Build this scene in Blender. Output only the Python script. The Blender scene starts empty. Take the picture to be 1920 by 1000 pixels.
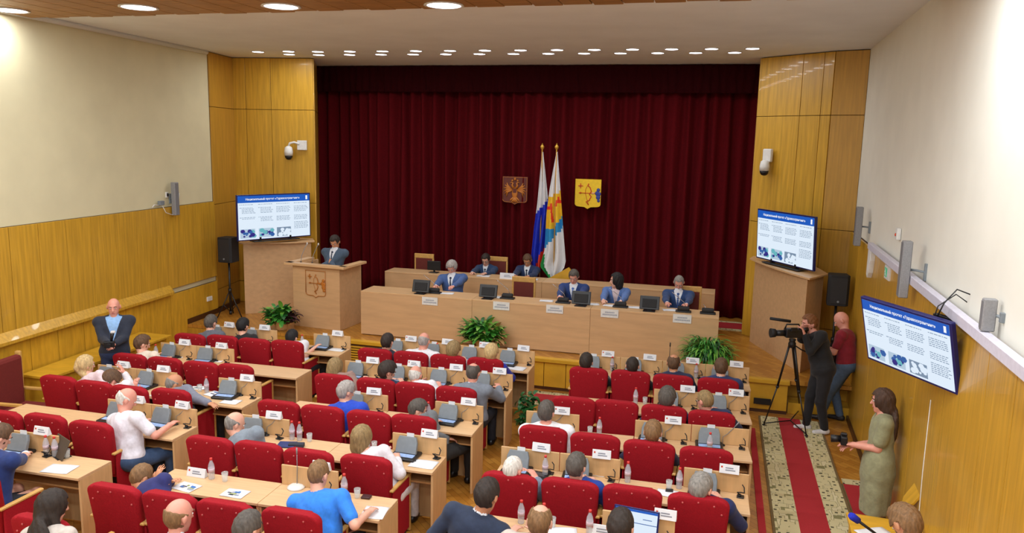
import bpy, bmesh, math, random
import numpy as np
from mathutils import Vector, Matrix
random.seed(7); np.random.seed(7)
C = bpy.context.scene.collection
R_ = math.radians
PI = math.pi
# ------------------------------------------------------------------ camera, world, exposure
F, YAW, PITCH, ROLL, H = 1450.0, 15.0, 9.1, 1.25, 4.15
_y, _p, _r = R_(YAW), R_(PITCH), R_(ROLL)
_f = np.array([-math.sin(_y)*math.cos(_p), math.cos(_y)*math.cos(_p), -math.sin(_p)])
_rt = np.array([math.cos(_y), math.sin(_y), 0.0])
_up = np.cross(_rt, _f)
_r2 = _rt*math.cos(_r)+_up*math.sin(_r)
_u2 = _up*math.cos(_r)-_rt*math.sin(_r)
cam = bpy.data.cameras.new('camera'); co = bpy.data.objects.new('camera', cam); C.objects.link(co)
cam.sensor_width = 36; cam.lens = 36*F/1920; cam.clip_end = 200
M = Matrix.Identity(4)
for i in range(3):
    M[i][0] = _r2[i]; M[i][1] = _u2[i]; M[i][2] = -_f[i]
M[2][3] = H
co.matrix_world = M
sc = bpy.context.scene; sc.camera = co
sc.view_settings.view_transform = 'Standard'; sc.view_settings.look = 'None'
sc.view_settings.gamma = 1; sc.view_settings.use_curve_mapping = False
sc.view_settings.exposure = 0.0
wld = bpy.data.worlds.new('hall_ambient'); sc.world = wld; wld.use_nodes = True
wld.node_tree.nodes['Background'].inputs[0].default_value = (.86, .95, 1.0, 1)
wld.node_tree.nodes['Background'].inputs[1].default_value = 1.0  # added ambient fill in place of lamplight, entering by the open back
HALL_W, STAGE_W = 42.0, 4.2     # watts of one hall lamp, of one stage lamp

# surveyed points: a pixel of the photograph met with a real plane of the room gives a world point
def ray(x, y):
    return _f+_r2*(x-960)/F-_u2*(y-500)/F
def at(x, y, z=0.0):
    d = ray(x, y); t = (z-H)/d[2]; return (d[0]*t, d[1]*t, z)
def atY(x, y, Y):
    d = ray(x, y); t = Y/d[1]; return (d[0]*t, Y, d[2]*t+H)
def atX(x, y, X):
    d = ray(x, y); t = X/d[0]; return (X, d[1]*t, d[2]*t+H)
def atP(x, y, P0, P1):
    d = ray(x, y); n = np.array([P1[1]-P0[1], -(P1[0]-P0[0])])
    t = (n@np.array(P0[:2]))/(n@d[:2]); return (d[0]*t, d[1]*t, d[2]*t+H)

# ------------------------------------------------------------------ materials
def lin(c):
    return tuple(((v/255)/12.92 if v/255 <= .04045 else ((v/255+.055)/1.055)**2.4) for v in c)+(1,)
MATS = {}
def mat(name, rgb, rough=.6, metal=0, spec=.5, emit=None, noise=None, bump=0, stretch=(1,1,1), scale=20, alpha=1, trans=0, coat=0, sheen=0):
    if name in MATS: return MATS[name]
    m = bpy.data.materials.new(name); m.use_nodes = True; nt = m.node_tree; b = nt.nodes['Principled BSDF']
    b.inputs['Base Color'].default_value = lin(rgb); b.inputs['Roughness'].default_value = rough
    b.inputs['Metallic'].default_value = metal; b.inputs['Specular IOR Level'].default_value = spec
    b.inputs['Alpha'].default_value = alpha; b.inputs['Transmission Weight'].default_value = trans
    b.inputs['Coat Weight'].default_value = coat; b.inputs['Sheen Weight'].default_value = sheen
    if emit:
        b.inputs['Emission Color'].default_value = lin(rgb); b.inputs['Emission Strength'].default_value = emit
        b.inputs['Base Color'].default_value = (.01, .01, .012, 1); b.inputs['Specular IOR Level'].default_value = .25
    if noise is None and bump == 0: noise = .06
    tc = nt.nodes.new('ShaderNodeTexCoord'); mp = nt.nodes.new('ShaderNodeMapping'); nz = nt.nodes.new('ShaderNodeTexNoise')
    mp.inputs['Scale'].default_value = stretch; nz.inputs['Scale'].default_value = scale; nz.inputs['Detail'].default_value = 3
    nt.links.new(tc.outputs['Object'], mp.inputs[0]); nt.links.new(mp.outputs[0], nz.inputs[0])
    if noise:
        cr = nt.nodes.new('ShaderNodeValToRGB'); c = lin(rgb)
        cr.color_ramp.elements[0].position = .3; cr.color_ramp.elements[1].position = .7
        cr.color_ramp.elements[0].color = tuple(v*(1-noise) for v in c[:3])+(1,)
        cr.color_ramp.elements[1].color = tuple(min(1, v*(1+noise)) for v in c[:3])+(1,)
        nt.links.new(nz.outputs[0], cr.inputs[0]); nt.links.new(cr.outputs[0], b.inputs['Base Color'])
        if emit: nt.links.new(cr.outputs[0], b.inputs['Emission Color'])
    if bump:
        bp = nt.nodes.new('ShaderNodeBump'); bp.inputs['Strength'].default_value = bump; bp.inputs['Distance'].default_value = .01
        nt.links.new(nz.outputs[0], bp.inputs['Height']); nt.links.new(bp.outputs[0], b.inputs['Normal'])
    MATS[name] = m; return m
M_wall = mat('wall_veneer', (198,152,48), .33, noise=.16, stretch=(9,9,.5), scale=3, coat=.15)
M_wall2 = mat('darker_wall_veneer', (184,136,44), .38, noise=.14, stretch=(9,9,.5), scale=3)  # wall veneer darkened; shade of the pilaster side faces put into its colour
M_seam = mat('dark_groove', (70,40,14), .8)
M_box = mat('yellow_veneer', (206,158,44), .35, noise=.14, stretch=(1,6,1), scale=3)
M_ply = mat('cream_plaster', (214,206,170), .85, noise=.04, scale=2, bump=.05)
M_plyr = mat('cool_lit_plaster', (232,232,222), .85, noise=.03, scale=2, bump=.05)  # right wall plaster; the cool light falling on it is put into the colour
M_ceil = mat('ceiling_plaster', (230,236,242), .9, noise=.04, scale=1.2)
M_lam = mat('beech_laminate', (212,172,126), .42, noise=.07, stretch=(.6,5,5), scale=5)
M_lamv = mat('beech_laminate_front', (204,164,120), .45, noise=.07, stretch=(.5,4,4), scale=4)
M_desk = mat('desk_top_laminate', (214,176,132), .4, noise=.07, stretch=(.8,7,7), scale=5)
M_deskv = mat('desk_side_laminate', (208,168,118), .45, noise=.08, stretch=(5,5,.8), scale=5)
M_slat = mat('ceiling_slat_wood', (160,118,66), .5, noise=.25, stretch=(1,8,1), scale=3)
M_red = mat('red_upholstery', (156,18,32), .85, noise=.12, scale=70, bump=.15, spec=.25)
M_redd = mat('dark_red_upholstery', (112,30,24), .85, noise=.1, scale=60)
M_arm = mat('armrest_beech', (206,160,88), .4, noise=.1, stretch=(8,1,8), scale=4)
M_rivet = mat('upholstery_button', (196,90,90), .35)  # pinkish highlight on each button put into its base colour
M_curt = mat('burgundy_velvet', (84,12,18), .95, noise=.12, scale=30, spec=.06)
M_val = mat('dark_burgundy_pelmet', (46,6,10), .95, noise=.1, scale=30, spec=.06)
M_black = mat('black_plastic', (22,22,25), .4)
M_mblack = mat('matt_black', (26,26,29), .7, bump=.1, scale=60)
M_grey = mat('grey_plastic', (122,130,136), .5)
M_grey2 = mat('speaker_grey', (140,140,142), .55, noise=.1, scale=80)
M_white = mat('white_plastic', (225,225,222), .45)
M_paper = mat('white_paper', (226,228,232), .8, noise=.03)
M_ink = mat('printed_grey', (150,156,170), .8)
M_chrome = mat('brushed_steel', (180,180,184), .25, metal=.9)
M_glass = mat('clear_glass', (225,232,232), .05, alpha=.3, noise=0, bump=0, spec=.8)
M_bottle = mat('clear_bottle', (205,210,220), .08, alpha=.42, spec=.8)
M_cap = mat('red_cap', (214,60,56), .5)
M_gold = mat('gold_paint', (206,160,60), .35, metal=.5)
M_lcd = mat('terminal_display', (150,176,220), .25, noise=.15, scale=40)  # light blue reflection on the display put into its base colour
M_tvf = mat('tv_bezel_blue', (20,26,92), .3)
M_skirt = mat('dark_skirting', (70,38,18), .4, noise=.2, stretch=(1,1,6), scale=6)
M_shelf = mat('desk_shelf_laminate', (184,138,86), .5)

def floor_mat():
    m = bpy.data.materials.new('parquet'); m.use_nodes = True; nt = m.node_tree; b = nt.nodes['Principled BSDF']
    tc = nt.nodes.new('ShaderNodeTexCoord'); mp = nt.nodes.new('ShaderNodeMapping'); mp.inputs['Rotation'].default_value = (0,0,R_(45))
    br = nt.nodes.new('ShaderNodeTexBrick'); br.inputs['Scale'].default_value = 4
    br.inputs['Color1'].default_value = lin((196,140,58)); br.inputs['Color2'].default_value = lin((170,112,40)); br.inputs['Mortar'].default_value = lin((110,62,20))
    br.inputs['Mortar Size'].default_value = .008; br.inputs['Brick Width'].default_value = 1.2; br.inputs['Row Height'].default_value = .3
    nt.links.new(tc.outputs['Object'], mp.inputs[0]); nt.links.new(mp.outputs[0], br.inputs[0]); nt.links.new(br.outputs[0], b.inputs['Base Color'])
    b.inputs['Roughness'].default_value = .28; return m
M_floor = floor_mat()
def carpet_mat():
    m = bpy.data.materials.new('carpet_border_pattern'); m.use_nodes = True; nt = m.node_tree; b = nt.nodes['Principled BSDF']
    tc = nt.nodes.new('ShaderNodeTexCoord'); vo = nt.nodes.new('ShaderNodeTexVoronoi'); vo.inputs['Scale'].default_value = 11
    vo.feature = 'F1'; vo.distance = 'CHEBYCHEV'
    cr = nt.nodes.new('ShaderNodeValToRGB'); e = cr.color_ramp; e.interpolation = 'CONSTANT'
    e.elements[0].position = 0; e.elements[0].color = lin((78,74,50)); e.elements[1].position = .18; e.elements[1].color = lin((206,196,150))
    k = e.elements.new(.5); k.color = lin((132,128,84)); k = e.elements.new(.56); k.color = lin((214,204,164))
    nt.links.new(tc.outputs['Object'], vo.inputs[0]); nt.links.new(vo.outputs['Distance'], cr.inputs[0]); nt.links.new(cr.outputs[0], b.inputs['Base Color'])
    b.inputs['Roughness'].default_value = .95; return m
M_cb = carpet_mat()
M_cred = mat('carpet_red', (170,34,42), .95, noise=.1, scale=90, bump=.1)
M_cedge = mat('carpet_edge', (112,92,56), .95)

# ------------------------------------------------------------------ mesh helpers
class MB:
    """collects shapes; build() links them as one mesh object"""
    def __init__(s): s.bm = bmesh.new(); s.mats = []
    def _mi(s, m):
        if m not in s.mats: s.mats.append(m)
        return s.mats.index(m)
    def _fin(s, vs, m, smooth=False):
        mi = s._mi(m); st = set(vs)
        for v in vs:
            for f in v.link_faces:
                f.material_index = mi
                if smooth: f.smooth = True
    def box(s, x0, x1, y0, y1, z0, z1, m, bev=0, T=None):
        r = bmesh.ops.create_cube(s.bm, size=1)['verts']
        for v in r:
            v.co = Vector(((x0+x1)/2+v.co.x*(x1-x0), (y0+y1)/2+v.co.y*(y1-y0), (z0+z1)/2+v.co.z*(z1-z0)))
        if bev:
            es = list({e for v in r for e in v.link_edges})
            o = bmesh.ops.bevel(s.bm, geom=es, offset=bev, segments=2 if bev > .008 else 1, affect='EDGES', profile=.5)
            r = o['verts']
        if T is not None:
            for v in r: v.co = T@v.co
        s._fin(r, m); return s
    def prism(s, pts, z0, z1, m, T=None, bev=0):
        """outline pts (x,y) extruded z0..z1"""
        a = [s.bm.verts.new((x, y, z0)) for x, y in pts]; b = [s.bm.verts.new((x, y, z1)) for x, y in pts]
        n = len(pts); s.bm.faces.new(a[::-1]); s.bm.faces.new(b)
        for i in range(n): s.bm.faces.new((a[i], a[(i+1) % n], b[(i+1) % n], b[i]))
        vs = a+b
        if bev:
            es = [e for e in {e for v in b for e in v.link_edges} if e.verts[0] in b and e.verts[1] in b]
            es += [e for e in {e for v in a for e in v.link_edges} if e.verts[0] in a and e.verts[1] in a]
            o = bmesh.ops.bevel(s.bm, geom=es, offset=bev, segments=3, affect='EDGES', profile=.5)
            vs = list({v for f in o['faces'] for v in f.verts} | {v for v in vs if v.is_valid})
        if T is not None:
            for v in vs: v.co = T@v.co
        s._fin(vs, m, smooth=False); return s
    def cyl(s, p0, p1, r0, r1=None, m=None, n=12, smooth=True):
        r1 = r0 if r1 is None else r1
        p0, p1 = Vector(p0), Vector(p1); d = (p1-p0); q = d.normalized().to_track_quat('Z', 'Y')
        a, b = [], []
        for i in range(n):
            c, sn = math.cos(2*PI*i/n), math.sin(2*PI*i/n)
            a.append(s.bm.verts.new(p0+q@Vector((c*r0, sn*r0, 0)))); b.append(s.bm.verts.new(p1+q@Vector((c*r1, sn*r1, 0))))
        fs = [s.bm.faces.new((a[i], a[(i+1) % n], b[(i+1) % n], b[i])) for i in range(n)]
        ca = s.bm.faces.new(a[::-1]); cb = s.bm.faces.new(b)
        mi = s._mi(m)
        for f in fs: f.material_index = mi; f.smooth = smooth
        ca.material_index = cb.material_index = mi; return s
    def tube(s, pts, r, m, n=8):
        """round tube along a polyline; r is one radius or one per point"""
        P = [Vector(p) for p in pts]; rs = r if isinstance(r, (list, tuple)) else [r]*len(P); rings = []; q0 = None
        for i, p in enumerate(P):
            d = (P[min(i+1, len(P)-1)]-P[max(i-1, 0)]).normalized()
            if q0 is None: q = d.to_track_quat('Z', 'Y')
            else:
                z = q0@Vector((0, 0, 1)); q = z.rotation_difference(d)@q0
            q0 = q
            rings.append([s.bm.verts.new(p+q@Vector((math.cos(2*PI*k/n)*rs[i], math.sin(2*PI*k/n)*rs[i], 0))) for k in range(n)])
        mi = s._mi(m)
        for a, b in zip(rings, rings[1:]):
            for k in range(n):
                f = s.bm.faces.new((a[k], a[(k+1) % n], b[(k+1) % n], b[k])); f.material_index = mi; f.smooth = True
        for f in (s.bm.faces.new(rings[0][::-1]), s.bm.faces.new(rings[-1])): f.material_index = mi
        return s
    def lathe(s, prof, m, at=(0,0,0), n=14):
        rings = []; o = Vector(at)
        for r, z in prof:
            rings.append([s.bm.verts.new(o+Vector((math.cos(2*PI*k/n)*max(r, 1e-4), math.sin(2*PI*k/n)*max(r, 1e-4), z))) for k in range(n)])
        mi = s._mi(m)
        for a, b in zip(rings, rings[1:]):
            for k in range(n):
                f = s.bm.faces.new((a[k], a[(k+1) % n], b[(k+1) % n], b[k])); f.material_index = mi; f.smooth = True
        for f in (s.bm.faces.new(rings[0][::-1]), s.bm.faces.new(rings[-1])): f.material_index = mi
        return s
    def ell(s, c, r, m, n=12):
        o = bmesh.ops.create_uvsphere(s.bm, u_segments=n, v_segments=max(6, n*2//3), radius=1)['verts']
        for v in o: v.co = Vector((c[0]+v.co.x*r[0], c[1]+v.co.y*r[1], c[2]+v.co.z*r[2]))
        s._fin(o, m, True); return s
    def quad(s, pts, m):
        f = s.bm.faces.new([s.bm.verts.new(p) for p in pts]); f.material_index = s._mi(m); return s
    def build(s, name, parent=None, T=None):
        if T is not None: s.bm.transform(T)
        bmesh.ops.recalc_face_normals(s.bm, faces=s.bm.faces)
        me = bpy.data.meshes.new(name); s.bm.to_mesh(me); s.bm.free()
        for m in s.mats: me.materials.append(m)
        o = bpy.data.objects.new(name, me); C.objects.link(o)
        if parent is not None: o.parent = parent
        return o
def trim_words(s):
    for w_ in (' the ', ' a ', ' a ', ' the ', ' the ', ' a ', ' and ', ' the '):
        if len(s.replace('-', ' ').split()) <= 15: break
        i = s.find(w_, 8)
        if i > 0: s = s[:i]+(' ' if w_ != ' and ' else ', ')+s[i+len(w_):]
    return s
def thing(name, label, cat, loc=(0,0,0), rz=0, group=None):
    o = bpy.data.objects.new(name, None); C.objects.link(o); o.empty_display_size = .1
    o.location = loc; o.rotation_euler = (0, 0, rz); o['label'] = trim_words(label); o['category'] = cat
    if group: o['group'] = group
    return o
def tag(o, label, cat, group=None):
    o['label'] = trim_words(label); o['category'] = cat
    if group: o['group'] = group
    return o
def struct(o): o['kind'] = 'structure'; return o
def dup(root, loc, rz, label, group=None):
    def cp(o, par):
        c = o.copy(); C.objects.link(c); c.parent = par
        for ch in o.children: cp(ch, c)
        return c
    r = root.copy(); C.objects.link(r); r.location = loc; r.rotation_euler = (0, 0, rz); r['label'] = label
    if group: r['group'] = group
    for ch in list(root.children): cp(ch, r)
    return r
def make_text(s, size, m, name, parent, T, ext=.0006, align='CENTER'):
    cu = bpy.data.curves.new(name, 'FONT'); cu.body = s; cu.size = size; cu.extrude = ext; cu.align_x = align; cu.align_y = 'CENTER'; cu.offset = size*.012
    o = bpy.data.objects.new(name, cu); C.objects.link(o)
    bpy.context.view_layer.update()
    me = bpy.data.meshes.new_from_object(o.evaluated_get(bpy.context.evaluated_depsgraph_get()))
    bpy.data.objects.remove(o); me.transform(T); me.materials.clear(); me.materials.append(m)
    o = bpy.data.objects.new(name, me); C.objects.link(o); o.parent = parent
    return o
def TR(x, y, z, rz=0, rx=0): return Matrix.Translation((x, y, z))@Matrix.Rotation(rz, 4, 'Z')@Matrix.Rotation(rx, 4, 'X')
exec_after = []
# ------------------------------------------------------------------ the room
def paneled(name, P0, P1, us, zs, m, th=.03, gap=.01, side=1, kind=True):
    """veneer boards between stations us (metres from P0) and heights zs, on a dark backing"""
    P0, P1 = Vector(P0+(0,)), Vector(P1+(0,)); d = (P1-P0).normalized(); ang = math.atan2(d.y, d.x)
    mb = MB(); T = TR(P0.x, P0.y, 0, ang)
    mb.box(us[0], us[-1], *sorted((side*.012, side*.05)), zs[0], zs[-1], M_seam)
    for a, b in zip(us, us[1:]):
        for z0, z1 in zip(zs, zs[1:]):
            mb.box(a+gap/2, b-gap/2, *sorted((-side*(th-.012), side*.012)), z0+gap/2, z1-gap/2, m, .002)
    o = mb.build(name, T=T)
    if kind: struct(o)
    return o
LX = lambda y: -9.93+.08*(13.42-y)          # left wall line
RX = lambda y: 2.15-.03*(11.8-y)            # right wall line
ZC = 5.8
def slab(name, pts, z0, z1, m):
    return struct(MB().prism(pts, z0, z1, m).build(name))
slab('floor', [(-10.2, -2.5), (3, -2.5), (3, 14), (-10.2, 14)], -.1, 0, M_floor)
slab('ceiling', [(-12.5, 9.2), (4, 9.2), (4, 17.2), (-12.5, 17.2)], ZC, ZC+.15, M_ceil)
slab('wall_left', [(LX(-2.5), -2.5), (LX(13.55), 13.55), (LX(13.55)-.2, 13.55), (LX(-2.5)-.2, -2.5)], 0, ZC+.1, M_ply)
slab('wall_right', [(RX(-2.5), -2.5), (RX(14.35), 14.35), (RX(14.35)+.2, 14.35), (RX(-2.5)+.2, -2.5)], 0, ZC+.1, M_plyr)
slab('wall_back_of_stage', [(-12, 17.0), (3.5, 17.0), (3.5, 17.2), (-12, 17.2)], 0, ZC+.1, M_seam)
# wood ceiling over the hall: lamellas running towards the stage, ragged front edge
mb = MB()
x = -11.0; k = 0
while x < 3.6:
    mb.box(x, x+.335, -2.5, 9.14+(.05 if k % 2 else 0)+.02*math.sin(k), 5.74, 5.80, M_slat, .004); x += .35; k += 1
mb.box(-11.2, 3.8, -2.5, 9.2, 5.805, 5.93, M_seam)
o = mb.build('ceiling'); struct(o)
# left wall panelling: upper boards, ledge, lower boards
A0, A1 = (LX(-2.5)+.035, -2.5), (LX(13.56)+.035, 13.56)
us = [0]+[y+2.5 for y in np.arange(-2.2, 8.3, .55)]+[v+2.5 for v in (8.48, 9.0, 9.54, 10.07, 10.63, 11.15, 11.68, 12.27, 12.82, 13.4)]+[16.08]
us = sorted(us); paneled('trim_1', A0, A1, us, [1.32, 2.85], M_wall, side=1)
ul = [0, 1.5, 2.7, 3.9, 5.1, 6.3, 7.5, 8.7, 9.9, 11.2, 11.73, 12.27, 13.26, 13.9, 14.5, 15.1, 15.7, 16.08]
paneled('trim_2', A0, A1, ul, [0.02, 1.22], M_box, side=1)
mb = MB(); L = 14.5
mb.prism([(-.0, 1.26), (-.11, 1.24), (-.11, 1.285), (-.02, 1.40), (0, 1.40)], 0, L, M_wall, T=Matrix(((0,0,1,0),(1,0,0,0),(0,1,0,0),(0,0,0,1))))
d = math.atan2(A1[1]-A0[1], A1[0]-A0[0])
struct(mb.build('trim_3', T=TR(A0[0], A0[1], 0, d)))
mb = MB().box(0, 14.5, -.045, .0, 1.22, 1.262, M_black); struct(mb.build('trim_4', T=TR(A0[0], A0[1], 0, d)))
# right wall panelling and cable duct
B0, B1 = (RX(-2.5)-.035, -2.5), (RX(14.3)-.035, 14.3)
us = [0]+[y+2.5 for y in (-1.9, -1.2, -.5, .2, .9, 1.6, 2.3, 3.0, 3.65, 4.25, 4.87, 5.49, 6.09, 7.2, 8.28, 9.7, 11.11, 13.03)]+[16.8]
paneled('trim_5', B0, B1, us, [.06, 2.78], M_wall, side=-1)
d = math.atan2(B1[1]-B0[1], B1[0]-B0[0])
struct(MB().box(0, 14.2, -.0, .07, 2.79, 2.88, mat('cable_duct_white', (208,206,222), .45), .006).build('trim_6', T=TR(B0[0]-.02, B0[1], 0, d)))
struct(MB().box(0, 15.1, .0, .05, 0, .07, M_skirt).build('baseboard_right', T=TR(B0[0], B0[1], 0, d)))
# pilasters either side of the stage opening
def seg(P0, P1, cuts): 
    L = math.dist(P0, P1); return [c*L for c in cuts]
LP = [(-9.93, 13.56), (-10.15, 14.66), (-8.36, 14.86), (-9.25, 16.6)]
RP = [(2.225, 14.2), (1.72, 14.40), (.56, 15.38), (.62, 16.6)]
mbc = MB().prism([(LP[0][0]-.04, LP[0][1]), (LP[1][0]-.0, LP[1][1]+.05), (LP[2][0]-.05, LP[2][1]+.05), (LP[3][0]-.05, LP[3][1]), (-12, 16.6), (-12, 13.56)], 0, ZC, M_seam)
struct(mbc.build('wall_stage_left'))
mbc = MB().prism([(RP[0][0]+.04, RP[0][1]), (3.5, 14.2), (3.5, 16.6), (RP[3][0]+.05, RP[3][1]), (RP[2][0]+.05, RP[2][1]+.05), (RP[1][0]+.03, RP[1][1]+.06)], 0, ZC, M_seam)
struct(mbc.build('wall_stage_right'))
zz = [.55, 1.02, 2.78, 4.73, 5.79]
paneled('trim_7', LP[0], LP[1], seg(LP[0], LP[1], [0, 1]), zz, M_wall2, side=1)
paneled('trim_8', LP[1], LP[2], seg(LP[1], LP[2], [0, .165, .48, 1]), zz, M_wall, side=1)
paneled('trim_9', LP[2], LP[3], seg(LP[2], LP[3], [0, 1]), zz[:1]+zz[2:], M_wall, side=1)
paneled('trim_10', RP[1], RP[0], seg(RP[1], RP[0], [0, 1]), zz, M_wall2, side=1)
paneled('trim_11', RP[2], RP[1], seg(RP[2], RP[1], [0, .6, .87, 1]), zz[:1]+zz[2:], M_wall, side=1)
paneled('trim_12', RP[3], RP[2], seg(RP[3], RP[2], [0, 1]), zz[:1]+zz[2:], M_wall, side=1)
# crown moulding where the left wall meets the ceiling
struct(MB().cyl((LX(-2)+.03, -2, ZC-.03), (LX(13.5)+.03, 13.5, ZC-.03), .045, m=M_ceil, n=8).build('trim_13'))

# stage
slab('stage_floor', [(-10.3, 12.45), (2.25, 12.45), (2.25, 12.9), (2.25, 17.0), (-12, 17.0), (-12, 13.6), (-10.0, 13.6)], .49, .55, M_floor)
bpy.data.objects['stage_floor'].name = 'floor'
SX1 = 1.2
us = [0, .9, 1.45, 3.95-.0, 4.3, 5.3, 6.3, 7.3, SX1+6.45]
paneled('trim_14', (-6.45, 12.45), (SX1, 12.45), [0, .1, .95, 1.9, 2.9, 3.72, 4.1, 5.1, 6.0, SX1+6.45], [.05, .49], M_box, side=1)
struct(MB().box(-6.5, SX1+.02, 12.38, 12.5, .49, .556, M_box, .006).build('trim_15'))
struct(MB().box(-6.45, SX1, 12.44, 12.47, 0, .06, M_skirt).build('baseboard_stage'))
mb = MB().box(-6.4, -5.5, 12.405, 12.42, .05, .47, M_seam)
for i in range(9): mb.box(-6.4, -5.5, 12.375, 12.405, .06+i*.046, .085+i*.046, M_box, .002)
tag(mb.build('ventilation_grille'), 'slatted wooden ventilation grille in the stage front, left of the long desk rows', 'grille')
paneled('trim_16', (-9.85, 12.45), (-6.5, 12.45), [0, 1.1, 2.2, 3.35], [.05, .49], M_wall2, side=1)
# left side steps along the wall, with dark skirting
mb = MB()
for i, (y0, z) in enumerate(((11.85, .19), (12.15, .37))): mb.box(-9.72, -9.0, y0, 12.44, z-.18, z, M_floor, .004); mb.box(-9.72, -9.0, y0-.012, y0, z-.05, z-.01, M_skirt)
tag(mb.build('step'), 'wooden steps up to the stage by the left wall', 'steps')
struct(MB().box(0, 1.3, -.02, .02, .55, .65, M_skirt).build('baseboard_left', T=TR(LX(12.45)+.05, 12.45, 0, math.atan2(1, -.08))))
struct(MB().box(0, 1.0, -.02, .02, .55, .65, M_skirt).build('baseboard_pillar', T=TR(-9.88, 13.5, 0, math.atan2(1.1, -.2))))
# right side steps beside the runner
mb = MB()
for i, y0 in enumerate((12.5, 12.85, 13.2)):
    mb.box(1.22, 2.17, y0, 13.5, .183*i, .183*(i+1)-.001, M_box if i < 2 else M_floor, .004)
tag(mb.build('step'), 'wooden steps up to the stage at the right, behind the camera tripod', 'steps')
# curtain and pelmet
def pleats(name, x0, x1, y, z0, z1, m, n, amp, label, seed, tucks=1.0):
    rnd = random.Random(seed); me = bpy.data.meshes.new(name); N = n*10; vs = []; fs = []; rows = 12
    ph = [rnd.uniform(-.6, .6) for _ in range(n+2)]; am = [rnd.uniform(.45, 1.25) for _ in range(n+2)]
    for r in range(rows+1):
        t = r/rows; z = z0+(z1-z0)*t
        for i in range(N+1):
            u = i/N*n; k = int(u); f = u-k
            a = am[k]*(1-f)+am[k+1]*f; p = ph[k]*(1-f)+ph[k+1]*f
            yy = y+amp*a*math.sin(2*PI*u+p+.35*math.sin(3*t+k))*(1-.25*t)+.75*amp*math.sin(.55*u+.4*t)+.4*amp*math.sin(1.31*u+seed)
            vs.append((x0+(x1-x0)*i/N+.012*math.sin(u*4+t*5), yy, z))
    for r in range(rows):
        for i in range(N):
            a = r*(N+1)+i; fs.append((a, a+1, a+N+2, a+N+1))
    me.from_pydata(vs, [], fs); me.materials.append(m); me.polygons.foreach_set('use_smooth', [True]*len(fs))
    o = bpy.data.objects.new(name, me); C.objects.link(o)
    md = o.modifiers.new('thick', 'SOLIDIFY'); md.thickness = .01
    return tag(o, label, 'curtain')
pleats('stage_curtain', -9.45, .66, 16.70, .56, 5.35, M_curt, 38, .105, 'burgundy velvet curtain in deep folds across the back of the stage', 3)
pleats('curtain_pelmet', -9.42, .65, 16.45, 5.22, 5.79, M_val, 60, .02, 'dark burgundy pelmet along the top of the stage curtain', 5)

# long wooden bench box at the left wall
mb = MB().prism([(LX(8.47)+.09, 8.47), (-9.02, 8.47), (-8.98, 9.33), (-9.06, 10.95), (LX(10.95)+.09, 10.95)], 0, .71, M_box)
bx = mb.build('bench_box')
tag(bx, 'long yellow wooden box bench against the left wall, behind the standing man', 'bench')
MB().prism([(LX(8.42)+.09, 8.42), (-8.96, 8.42), (-8.93, 9.33), (-9.0, 11.0), (LX(11)+.09, 11.0)], .712, .75, M_box, bev=.006).build('lid', bx)

# carpets
def runner(name, x0, x1, y0, y1, bw, label, z=.012, along='y'):
    t = thing(name, label, 'carpet')
    if along == 'y':
        MB().box(x0+bw, x1-bw, y0, y1, 0, z, M_cred).build('red_field', t)
        for a, b in ((x0, x0+bw), (x1-bw, x1)): MB().box(a, b, y0, y1, 0, z-.001, M_cb).build('patterned_border', t)
        for a in (x0-.03, x1): MB().box(a, a+.03, y0, y1, 0, z-.002, M_cedge).build('binding', t)
    else:
        MB().box(x0, x1, y0+bw, y1-bw, 0, z, M_cred).build('red_field', t)
        for a, b in ((y0, y0+bw), (y1-bw, y1)): MB().box(x0, x1, a, b, 0, z-.001, M_cb).build('patterned_border', t)
runner('carpet_runner', .80, 1.64, 2.5, 12.2, .26, 'long red carpet runner with patterned beige borders down the right aisle', z=.024)
runner('carpet_runner', -2.95, .60, 11.62, 12.3, .14, 'red carpet runner with patterned borders lying across below the stage front', along='x', z=.01)
runner('carpet_runner', 1.70, 1.98, 7.6, 9.95, .0, 'narrow red carpet strip against the right wall beside the woman in green', z=.009)
for y in (7.75, 9.75): pass
MB().box(1.7, 1.98, 9.96, 10.12, 0, .009, M_cb).build('patterned_border', bpy.data.objects['carpet_runner.002'])
MB().box(.62, .70, 2.5, 11.6, 0, .02, M_cred).build('carpet_edge_strip'); tag(bpy.data.objects['carpet_edge_strip'], 'thin dark red carpet strip between the right desk block and the long runner', 'carpet')

# ------------------------------------------------------------------ lamps
M_em = mat('lamp_diffuser', (245,240,255), .5, emit=9, noise=0, bump=0)
def lamp(x, y, z, r, watts, label, group, spread=160):
    t = thing('ceiling_lamp', label, 'lamp', (x, y, z), 0, group)
    MB().lathe([(r, 0), (r*1.12, -.0), (r*1.15, -.012), (r*.98, -.014), (r*.97, 0)], M_white, n=20).build('trim_ring', t)
    MB().cyl((0, 0, -.003), (0, 0, -.010), r*.95, m=M_em, n=20).build('diffuser', t)
    l = bpy.data.lights.new('lamp_light', 'AREA'); l.shape = 'DISK'; l.size = r*1.8; l.energy = watts; l.color = (.95, .985, 1.0)
    lo = bpy.data.objects.new('lamp_light', l); C.objects.link(lo); lo.location = (x, y, z-.03)
front = [(-8.89,13.7),(-8.21,13.68)]+[(-7.63+.665*i, 13.76+.015*i) for i in range(13)]
back = [(-8.48,14.15)]+[(-7.9+.664*i, 14.28+.018*i) for i in range(13)]
nm = ['first','second','third','fourth','fifth','sixth','seventh','eighth','ninth','tenth','eleventh','twelfth','thirteenth','fourteenth','fifteenth']
for i, (x, y) in enumerate(front): lamp(x, y, ZC, .115, STAGE_W, 'round recessed ceiling lamp, %s from the left in the nearer row above the stage' % nm[i], 'recessed lamps above the stage')
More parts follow.
